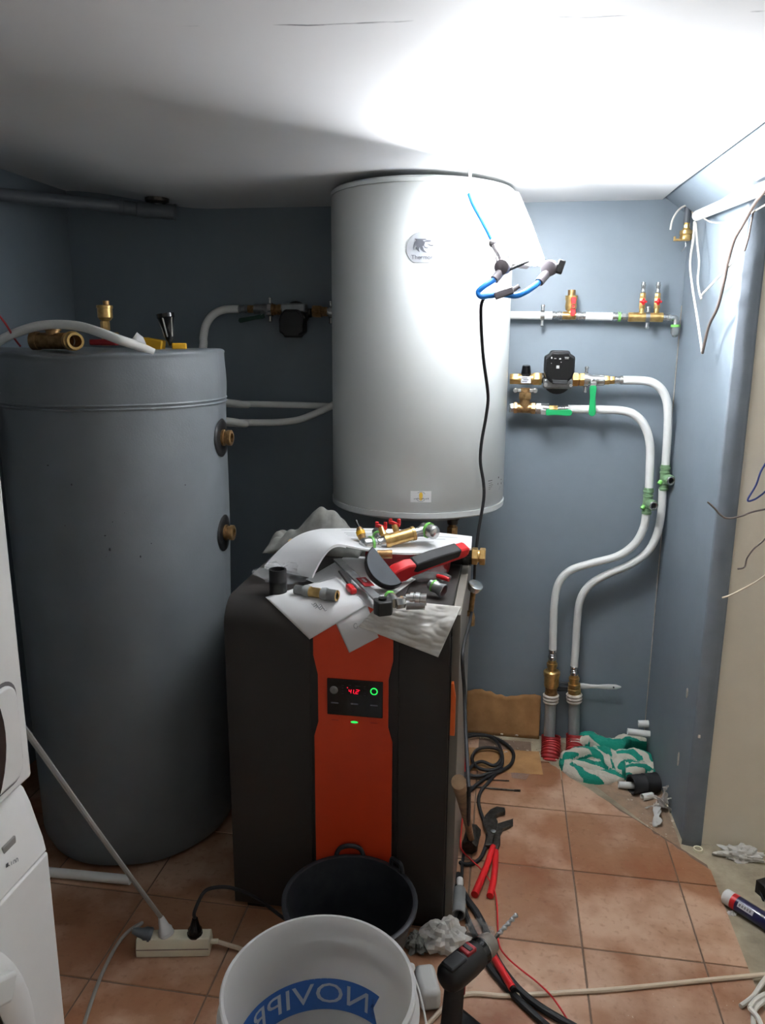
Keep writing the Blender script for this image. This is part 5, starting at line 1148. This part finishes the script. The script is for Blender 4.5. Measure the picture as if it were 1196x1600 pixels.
# water pump pliers
pl=thing('pump_pliers',F(770,1340),'large water pump pliers with red handles lying on the tiles','pliers')
build(B().tube(fl([(771,1323),(762,1350),(752,1375),(742,1398)],.011),lambda t:.0095+.0015*t,12,6),'handle_grip','red',pl); build(B().tube(fl([(775,1330),(774,1355),(771,1378),(766,1400)],.010),lambda t:.0088+.0012*t,12,6),'handle_grip','red',pl)
def plate(l,z0,z1,root,nm,mt):
    Q=[at(a,b,Z=0) for a,b in l]; b=B().pris([(p.x,p.y) for p in Q],(0,0,z0),(1,0,0),(0,1,0),(0,0,z1-z0)); return build(b,nm,mt,root,bev=.002)
plate([(754,1291),(758,1281),(766,1272),(776,1267),(789,1269),(790,1275),(780,1277),(774,1283),(778,1290),(776,1302),(771,1318),(770,1328),(758,1328),(762,1310),(756,1300)],.004,.018,pl,'upper_jaw','steel_dark')
plate([(774,1293),(786,1289),(796,1286),(802,1284),(802,1292),(796,1296),(786,1300),(782,1308),(782,1322),(777,1335),(769,1334),(772,1318),(770,1300)],.001,.013,pl,'lower_jaw','steel_dark')
c=F(771,1300,.018); build(B().lathe(c,(0,0,1),[(0,.009),(.004,.009),(.005,.006)],14),'pivot','chrome',pl)
# grey pipe piece standing near the boiler foot
a=F(718,1402,.018)+Vector((0,.03,.0)); b=F(717,1430,.018); ring('grey_pipe_piece',a,b,.018,.0145,'pipe_grey','short grey plastic pipe with open end beside the boiler foot','pipe',prof=[(0,.0165),(.45,.0165),(.47,.018),(1,.018)])
a=F(719,1374,.012); tag(build(B().tube([a,F(719,1388,.012)],.010,10,0),'white_pipe_end','pipe_white'),'white pipe end behind the short grey pipe','pipe')
# red chisel
q=thing('red_chisel',F(785,1520,.02),'red plastic handle tool lying between the two thick cables','tool')
a=at(770,1492,Z=.024); b=at(801,1544,Z=.024); build(B().tube([a,b],.0095,10,0),'red_grip','red',q); build(B().tube([b,b+(b-a).normalized()*.006],.0075,10,0),'end_cap','black',q); build(B().tube([a-(b-a).normalized()*.03,a],.006,8,0),'blade','chrome',q)
# cordless drill standing on its battery
dl=thing('cordless_drill',F(712,1600),'black and red cordless drill standing on its battery with a long twist bit','drill')
ZD=.205; rear=at(694,1534,Z=ZD); nose=at(770,1470,Z=ZD+.004); dd=(nose-rear); DL=dd.length; dd.normalize(); sd=Vector((0,0,1)).cross(dd).normalized(); ud=dd.cross(sd)
DR=rotm(dd,sd,ud)
def dp_(t,s_=0,h=0): return rear+dd*t+sd*s_+ud*h
build(B().lathe(rear,dd,[(0,.014),(.004,.024),(.012,.030),(.03,.033),(DL*.45,.033),(DL*.62,.031),(DL*.68,.029)],24),'motor_housing','black',dl)
build(B().lathe(dp_(DL*.66),dd,[(0,.029),(DL*.1,.0285),(DL*.11,.027)],24),'torque_collar','black_gloss',dl); build(B().tor(dp_(DL*.78),dd,.027,.0018,24,6),'collar_ring','chrome',dl)
build(B().lathe(dp_(DL*.77),dd,[(0,.0265),(DL*.12,.026),(DL*.2,.022),(DL*.23,.015)],20),'chuck','boiler_side',dl)
build(B().box(dp_(DL*.47,0,.031),(.03,.028,.012),DR),'red_switch','red_dark',dl,bev=.003); build(B().box(dp_(DL*.47,0,.0375),(.010,.022,.004),DR),'selector','black',dl,bev=.001); build(B().box(dp_(DL*.2,0,.030),(.05,.034,.010),DR),'top_plate','black_rubber',dl,bev=.004)
tip=at(809,1428,Z=ZD+.01); ns=dp_(DL)
build(B().cyl(ns-dd*.004,ns+(tip-ns)*.22,.0042),'bit_shank','steel_dark',dl)
bt=B(); bd_=(tip-ns); L_=bd_.length; bdn=bd_.normalized(); u,v_,_=frame(bdn); n=60; vs=[];fs=[]
for i in range(n+1):
    t=.2+.8*i/n; a=t*20; tp=1 if i<n-3 else (n-i)/3*.8+.15
    for j in range(8):
        q=a+2*math.pi*j/8; rr=.0058*(1 if j%4 in(0,1) else .62)*tp; vs.append(ns+bdn*(t*L_)+(u*math.cos(q)+v_*math.sin(q))*rr)
for i in range(n):
    for j in range(8): fs.append((i*8+j,i*8+(j+1)%8,(i+1)*8+(j+1)%8,(i+1)*8+j))
bt.add(vs,fs); build(bt,'twist_bit','steel',dl,ang=30)
g0=dp_(DL*.22,0,-.02); g1=Vector((g0.x-.005,g0.y-.02,.075))
build(B().tube([g0,g0.lerp(g1,.5),g1],lambda t:.021+.003*t,14,6),'grip','black_rubber',dl); build(B().box(g0.lerp(g1,.25)+dd*.024,(.018,.016,.035)),'trigger','red_dark',dl,bev=.004)
bc=Vector((g1.x,g1.y,.0)); bx=build(B().box(bc+Vector((0,0,.033))+dd*.012,(.125,.078,.066),rotm(dd,sd,ud)),'battery','black',dl,bev=.014,seg=3)
# sealant tube, black connector
se=thing('sealant_tube',F(1160,1425),'dark blue cartridge tube with white cap and red band on the concrete','tube')
a=at(1133,1399,Z=ZC+.0225); b=at(1232,1462,Z=ZC+.0225); d=(b-a); r=.0215; L_=.235; d.normalize()
lath(se,'cap',a,a+d*.026,[(0,r*.82),(.1,r*.95),(.2,r*.98),(1,r*.98)],'white_plastic'); lath(se,'red_band',a+d*.025,a+d*.040,[(0,r),(1,r)],'red'); lath(se,'tube_body',a+d*.039,a+d*L_,[(0,r),(1,r)],'blue_dark')
wv=CAM-(a+d*.06); wv=(wv-d*wv.dot(d)).normalized(); sv=d.cross(wv)
def ont(t,q): return a+d*t+(wv*math.cos(q)+sv*math.sin(q))*(r+.0005)
lb=B().grid(lambda u,v:ont(.048+.045*u,.05+(v-.5)*.6),4,5); lo=build(lb,'white_label','paper',se); e=B()
for k in range(14):
    u=.1+.055*k
    if k%3==2: continue
    e.grid(lambda uu,v,u=u:ont(.048+.045*(u+.03*uu),.02+(v-.5)*.32)+wv*.0004,1,3)
build(e,'barcode','ink_dark',lo,smooth=False); e=B()
for k in range(6): e.grid(lambda uu,v,k=k:ont(.11+.012*k+.008*uu,-.35+(v-.5)*(.25+.1*(k%2))),1,3)
build(e,'tube_print','cable_grey',se,smooth=False)
q=B().box(at(1200,1388,Z=ZC+.02),(.05,.04,.04),Matrix.Rotation(.5,3,'Z')); q.tube([at(1190,1382,Z=ZC+.03),at(1189,1395,Z=ZC+.012),at(1194,1408,Z=ZC+.004)],.0035,6); tag(build(q,'black_connector','black',bev=.006),'black plastic connector cut off by the right picture edge','connector')
tissue('paper_flake',1144,1428,.012,.008,.008,2.2,'tiny crumpled white flake beside the blue cartridge',ZC,'paper')
# ================================================================== BUCKETS
def bucket_profile(R0,R1,Hh,th): return [(0,0.001),(0,R0-.004),(.004,R0),(Hh-.02,R1-.003),(Hh-.018,R1+.004),(Hh-.003,R1+.005),(Hh,R1+.002),(Hh,R1-th),(Hh-.02,R1-th-.003),(.006,R0-th),(.006,.001)]
BKX,BKY=-.093,-1.692; bh=.35; R0,R1=.150,.178
wbk=thing('white_bucket',(BKX,BKY,0),'white translucent plastic bucket with mirrored blue lettering in the foreground','bucket')
build(B().lathe((BKX,BKY,0),(0,0,1),bucket_profile(R0,R1,bh,.003),72,cap=False),'bucket_wall','bucket_white',wbk)
build(B().lathe((BKX,BKY,bh-.055),(0,0,1),[(0,R1-.005),(.002,R1+.012),(.004,R1+.012),(.006,R1-.003)],72,cap=False),'rim_flange','bucket_white',wbk)
def onK(ang,z,side): # on the bucket wall, ang from +Y clockwise seen from outside
    rr=R0+(R1-R0)*z/bh+(.0012 if side>0 else -.0042); return Vector((BKX-rr*math.sin(ang),BKY+rr*math.cos(ang),z))
zc=.172; hb_=.036; A0,A1=-.62,1.9
def bandpts(side):
    def f(u,v):
        a=A0+(A1-A0)*u; notch=.09*(1-abs(2*v-1)) if u<.02 else 0
        return onK(a+notch,zc+(v-.5)*2*hb_,side)
    return f
for side in(1,-1): build(B().grid(bandpts(side),60,6),'print_band','bucket_blue',wbk,ang=180)
for side,off in((1,.0006),(-1,-.0006)):
    e=B().text('NOVIPR',.066,lambda x,y,side=side,off=off:onK(A0+.14+x/R0*1.12,zc+y,side)+(onK(A0+.14+x/R0*1.12,zc+y,side)-Vector((BKX,BKY,zc))).normalized()*off,'LEFT')
    build(e,'lettering','bucket_text',wbk,smooth=False)
pv=Vector((BKX+(R1+.008)*math.cos(.55),BKY+(R1+.008)*math.sin(.55),bh-.04))
hp=[]
for k in range(21):
    a=.55-math.pi*k/20; t=k/20; hp.append(Vector((BKX+(R1+.012+.035*math.sin(math.pi*t))*math.cos(a),BKY+(R1+.012+.035*math.sin(math.pi*t))*math.sin(a),bh-.03-.16*math.sin(math.pi*t))))
build(B().tube(hp,.0022,8,2),'wire_handle','pipe_white',wbk)
for s in(0,-1): P=hp[s]; build(B().sph(P,.009,12),'handle_lug','bucket_white',wbk)
for a in(math.pi*.93,): build(B().box((BKX+(R1+.012)*math.cos(a),BKY+(R1+.012)*math.sin(a),bh-.08),(.022,.03,.05)),'side_lug','bucket_white',wbk,bev=.006)
# black bucket
bbk=thing('black_bucket',(-.13,-1.30,0),'black rubber builder bucket half hidden behind the white bucket','bucket')
KX,KY=-.118,-1.297; kh=.215; k0,k1=.115,.158
build(B().lathe((KX,KY,0),(.02,.0,1),[(0,.001),(0,k0),(kh-.012,k1-.002),(kh-.010,k1+.005),(kh,k1+.006),(kh+.002,k1),(kh,k1-.006),(.006,k0-.006),(.006,.001)],48,cap=False),'bucket_wall','bucket_black',bbk)
for ang_ in(math.radians(100),math.radians(52)):
    c=Vector((KX+(k1+.004)*math.cos(ang_),KY+(k1+.004)*math.sin(ang_),kh+.008)); tgt=Vector((-math.sin(ang_),math.cos(ang_),0))
    s_=1.0 if ang_>1.5 else .6
    build(B().tube([c-tgt*.036*s_+Vector((0,0,-.012)),c-tgt*.026*s_+Vector((0,0,.010)),c+Vector((0,0,.018*s_)),c+tgt*.026*s_+Vector((0,0,.010)),c+tgt*.036*s_+Vector((0,0,-.012))],.006,8,5),'rim_lug','bucket_black',bbk)
# ================================================================== WASHER / DRYER
WX=-.56; WY1=-1.802; WY0=-2.42; WXB=-1.16
dr=thing('tumble_dryer',((WX+WXB)/2,(WY0+WY1)/2,.802),'white tumble dryer stacked on the washing machine at the left edge','dryer')
build(B().box(((WX+WXB)/2,(WY0+WY1)/2,.802+.43),(WX-WXB,WY1-WY0,.86)),'cabinet','appliance_white',dr,bev=.006)
p0=at(18,1063,X=WX); p1=at(29,1212,X=WX)
def rrect(y0,y1,z0,z1,r,n=6):
    out=[]
    for cx,cz,a0 in((y1-r,z1-r,0),(y0+r,z1-r,math.pi/2),(y0+r,z0+r,math.pi),(y1-r,z0+r,1.5*math.pi)):
        for k in range(n+1): a=a0+math.pi/2*k/n; out.append((cx+r*math.cos(a),cz+r*math.sin(a)))
    return out
yd=p0.y; z1_=p0.z; z0_=p1.z
build(B().pris(rrect(-2.37,yd+.006,z0_-.006,z1_+.006,.03),(WX+.0005,0,0),(0,1,0),(0,0,1),(.0012,0,0)),'door_gap','lamp_grey',dr,smooth=False)
dd_=build(B().pris(rrect(-2.365,yd,z0_,z1_,.026),(WX-.002,0,0),(0,1,0),(0,0,1),(.010,0,0)),'door','appliance_white',dr,bev=.004)
pr_=at(7,1145,X=WX+.01); Rd=.165
build(B().lathe((WX+.006,pr_.y-Rd,pr_.z),(1,0,0),[(0,Rd),(.006,Rd),(.008,Rd-.006),(.002,Rd-.03),(.002,.01)],48),'door_window','glass_dark',dd_)
ws=thing('washing_machine',((WX+WXB)/2,(WY0+WY1)/2,0),'white washing machine under the dryer at the left edge','washing machine')
zt=.785; zm=at(67,1338,X=-.545).z
build(B().box(((WX-.03+WXB)/2,(WY0+WY1)/2,.39),(WX-.03-WXB,WY1-WY0-.004,.765)),'cabinet','appliance_white',ws,bev=.004)
prf=[(-.60,zt),(-.582,zt+.002),(-.576,zt-.004),(-.566,zt-.03),(-.556,zt-.07),(-.549,zm+.03),(-.545,zm+.004),(-.60,zm+.004)]
build(B().pris(prf,(0,WY0,0),(1,0,0),(0,0,1),(0,WY1-WY0-.004,0)),'control_panel','appliance_white',ws,bev=.0015)
wf=build(B().box((-.567,(WY0+WY1)/2,(zm+.08)/2),(.046,WY1-WY0-.002,zm-.08)),'front_panel','appliance_white',ws,bev=.004)
build(B().box((-.572,(WY0+WY1)/2,.04),(.035,WY1-WY0-.01,.075)),'plinth','appliance_white',ws,bev=.004)
# button, prints on the control panel
def onW(px,py,dx=0): 
    P=at(px,py,X=-.55); z=P.z; x=-.60
    for i in range(1,6):
        (xa,za),(xb,zb)=prf[i],prf[i+1]
        if zb<=z<=za: x=xa+(xb-xa)*(z-za)/(zb-za)
    P=at(px,py,X=x); return P+Vector((dx,0,0))
c=onW(12,1321); build(B().box(c,(.008,.034,.015)),'button','cable_grey',ws,bev=.002)
e=B()
for (x0,y0,x1,y1,hh3) in((2,1299,12,1293,.0022),(3,1307,14,1300,.003),(4,1312,14,1306,.002)):
    A=onW(x0,y0,.0008); C=onW(x1,y1,.0008); e.add([A,C,C+Vector((0,0,hh3)),A+Vector((0,0,hh3))],[(0,1,2,3)])
e.tor(onW(4,1286,.0006),(1,0,0),.0045,.0004,16,4)
build(e,'panel_print','ink',ws,smooth=False)
A=onW(9,1356,.0008); C=onW(27,1344,.0008); dl_=(C-A); 
e=B().text('m',.013,lambda x,y:A+dl_.normalized()*(x+.004)+Vector((0,0,y))); e.add([A+Vector((0,0,-.004)),A+Vector((0,.006,-.004)),A+Vector((0,.006,.006)),A+Vector((0,0,.006))],[(0,1,2,3)]); build(e,'brand_mark','ink_dark',ws,smooth=False)
e=B().text('100',.013,lambda x,y:C-dl_.normalized()*(.008)+dl_.normalized()*x+Vector((0,0,y))); build(e,'model_number','ink',ws,smooth=False)
dA=at(25,1505,X=-.53); dB=at(59,1600,X=-.53); _dy=dB.y-dA.y; _dz=dA.z-dB.z; Ro=(_dy*_dy+_dz*_dz)/(2*_dy); yc_=dB.y-Ro; zc_=dB.z
dw=build(B().lathe((-.546,yc_,zc_),(1,0,0),[(0,Ro),(.012,Ro),(.022,Ro-.012),(.024,Ro-.028),(.014,Ro-.06),(.012,Ro-.062)],56,cap=False),'door_ring','appliance_white',ws)
build(B().lathe((-.545,yc_,zc_),(1,0,0),[(0,Ro-.055),(.008,Ro-.062),(.004,Ro-.09),(.002,.02)],48),'door_glass','glass_dark',ws)
h0=at(2,1540,X=-.52); build(B().box(h0+Vector((0,-.012,.0)),(.022,.07,.045),Matrix.Rotation(-.5,3,'X')),'door_handle','white_plastic',ws,bev=.006)
# ================================================================== POWER STRIP AND CORDS (left)
ps=thing('power_strip',F(272,1480),'cream power strip with three plugs on the dark tiles','power strip')
a=at(216,1473,Z=.022); b=at(330,1471,Z=.022); d=(b-a); L_=d.length; d.normalize(); sdp=Vector((0,0,1)).cross(d).normalized(); Rp=rotm(d,sdp,Vector((0,0,1)))
pc_=(a+b)/2
hs=[(-.026,0),(.026,0),(.026,.020),(.017,.046),(-.017,.046),(-.026,.020)]
build(B().pris(hs,a-Vector((0,0,.022)),sdp,(0,0,1),d*L_),'strip_body','cream',ps,bev=.003); build(B().box(pc_+Vector((0,0,.0005))-sdp*.0263,(L_*.98,.0012,.0015),Rp),'case_seam','grout',ps)
sl_=B().tube([b+Vector((0,0,.0)),b+d*.018],.0065,8,0); build(sl_,'cord_grip','cream',ps)
pp_=[b+d*.014+Vector((0,0,-.001)),at(352,1475,Z=.016),at(384,1486,Z=.008),at(412,1504,Z=.006),Vector((-.275,-1.42,.006)),Vector((-.20,-1.468,.006)),Vector((-.09,-1.486,.006)),Vector((.04,-1.478,.006))]+fl([(715,1558),(790,1556),(880,1551),(960,1546),(1050,1537),(1120,1530),(1215,1521)],.005)
wire('pale_cable',pp_,.0056,'cable_beige','pale beige cable from the power strip stretched across the floor behind the drill','cable')
zs_=.046
def plug(px,py,mt,lean,label,n='power_plug'):
    c=at(px,py,Z=zs_+.004); c=pc_+d*((c-pc_).dot(d)); c.z=zs_-.004; t=thing(n,c,label,'plug','plugs in the power strip'); 
    ln=Vector(lean).normalized(); lath(t,'plug_body',c,c+ln*.05,[(0,.018),(.35,.018),(.5,.013),(1,.007)],mt,14); build(B().lathe(c,ln,[(0.002,.0195),(.008,.0195)],14),'plug_rim',mt,t); return c+ln*.05
c1=plug(240,1448,'pvc_dark',(-.85,-.2,.35),'grey plug lying over at the left end of the power strip')
c2=plug(265,1445,'white_plastic',(-.35,.15,.9),'white plug in the middle of the power strip')
c3=plug(308,1444,'black_gloss',(.05,.0,1),'black plug upright at the right end of the power strip')
wire('grey_cable',[c1,at(222,1442,Z=.06),at(200,1456,Z=.035),at(182,1478,Z=.015),at(164,1512,Z=.005),at(150,1545,Z=.005),at(138,1580,Z=.005),at(128,1612,Z=.005)],.0045,'cable_grey','grey cord curving from the left plug to the bottom edge','cable')
e1=at(52,1158,Y=-1.70); wire('pale_lead',[c2,c2.lerp(e1,.3)+Vector((0,0,-.004)),c2.lerp(e1,.65)+Vector((0,0,-.004)),e1,e1+(e1-c2)*.15],.0056,'cable_grey','pale straight cord rising from the white plug to behind the dryer','cable')
wire('black_cable',[c3,c3+Vector((.0,0,.02)),at(318,1395,Y=-1.25),at(335,1387,Y=-1.24),at(360,1387,Y=-1.22),at(390,1398,Y=-1.2),at(415,1413,Y=-1.19),at(440,1432,Y=-1.18),at(462,1446,Z=.005)],.0046,'black_rubber','black cord arching from the upright black plug behind the black bucket','cable')
pipe_bit('white_floor_pipe',at(40,1359,Z=.0135),at(204,1375,Z=.0135),.0135,'pipe_white','white pipe length lying on the floor in front of the tank')
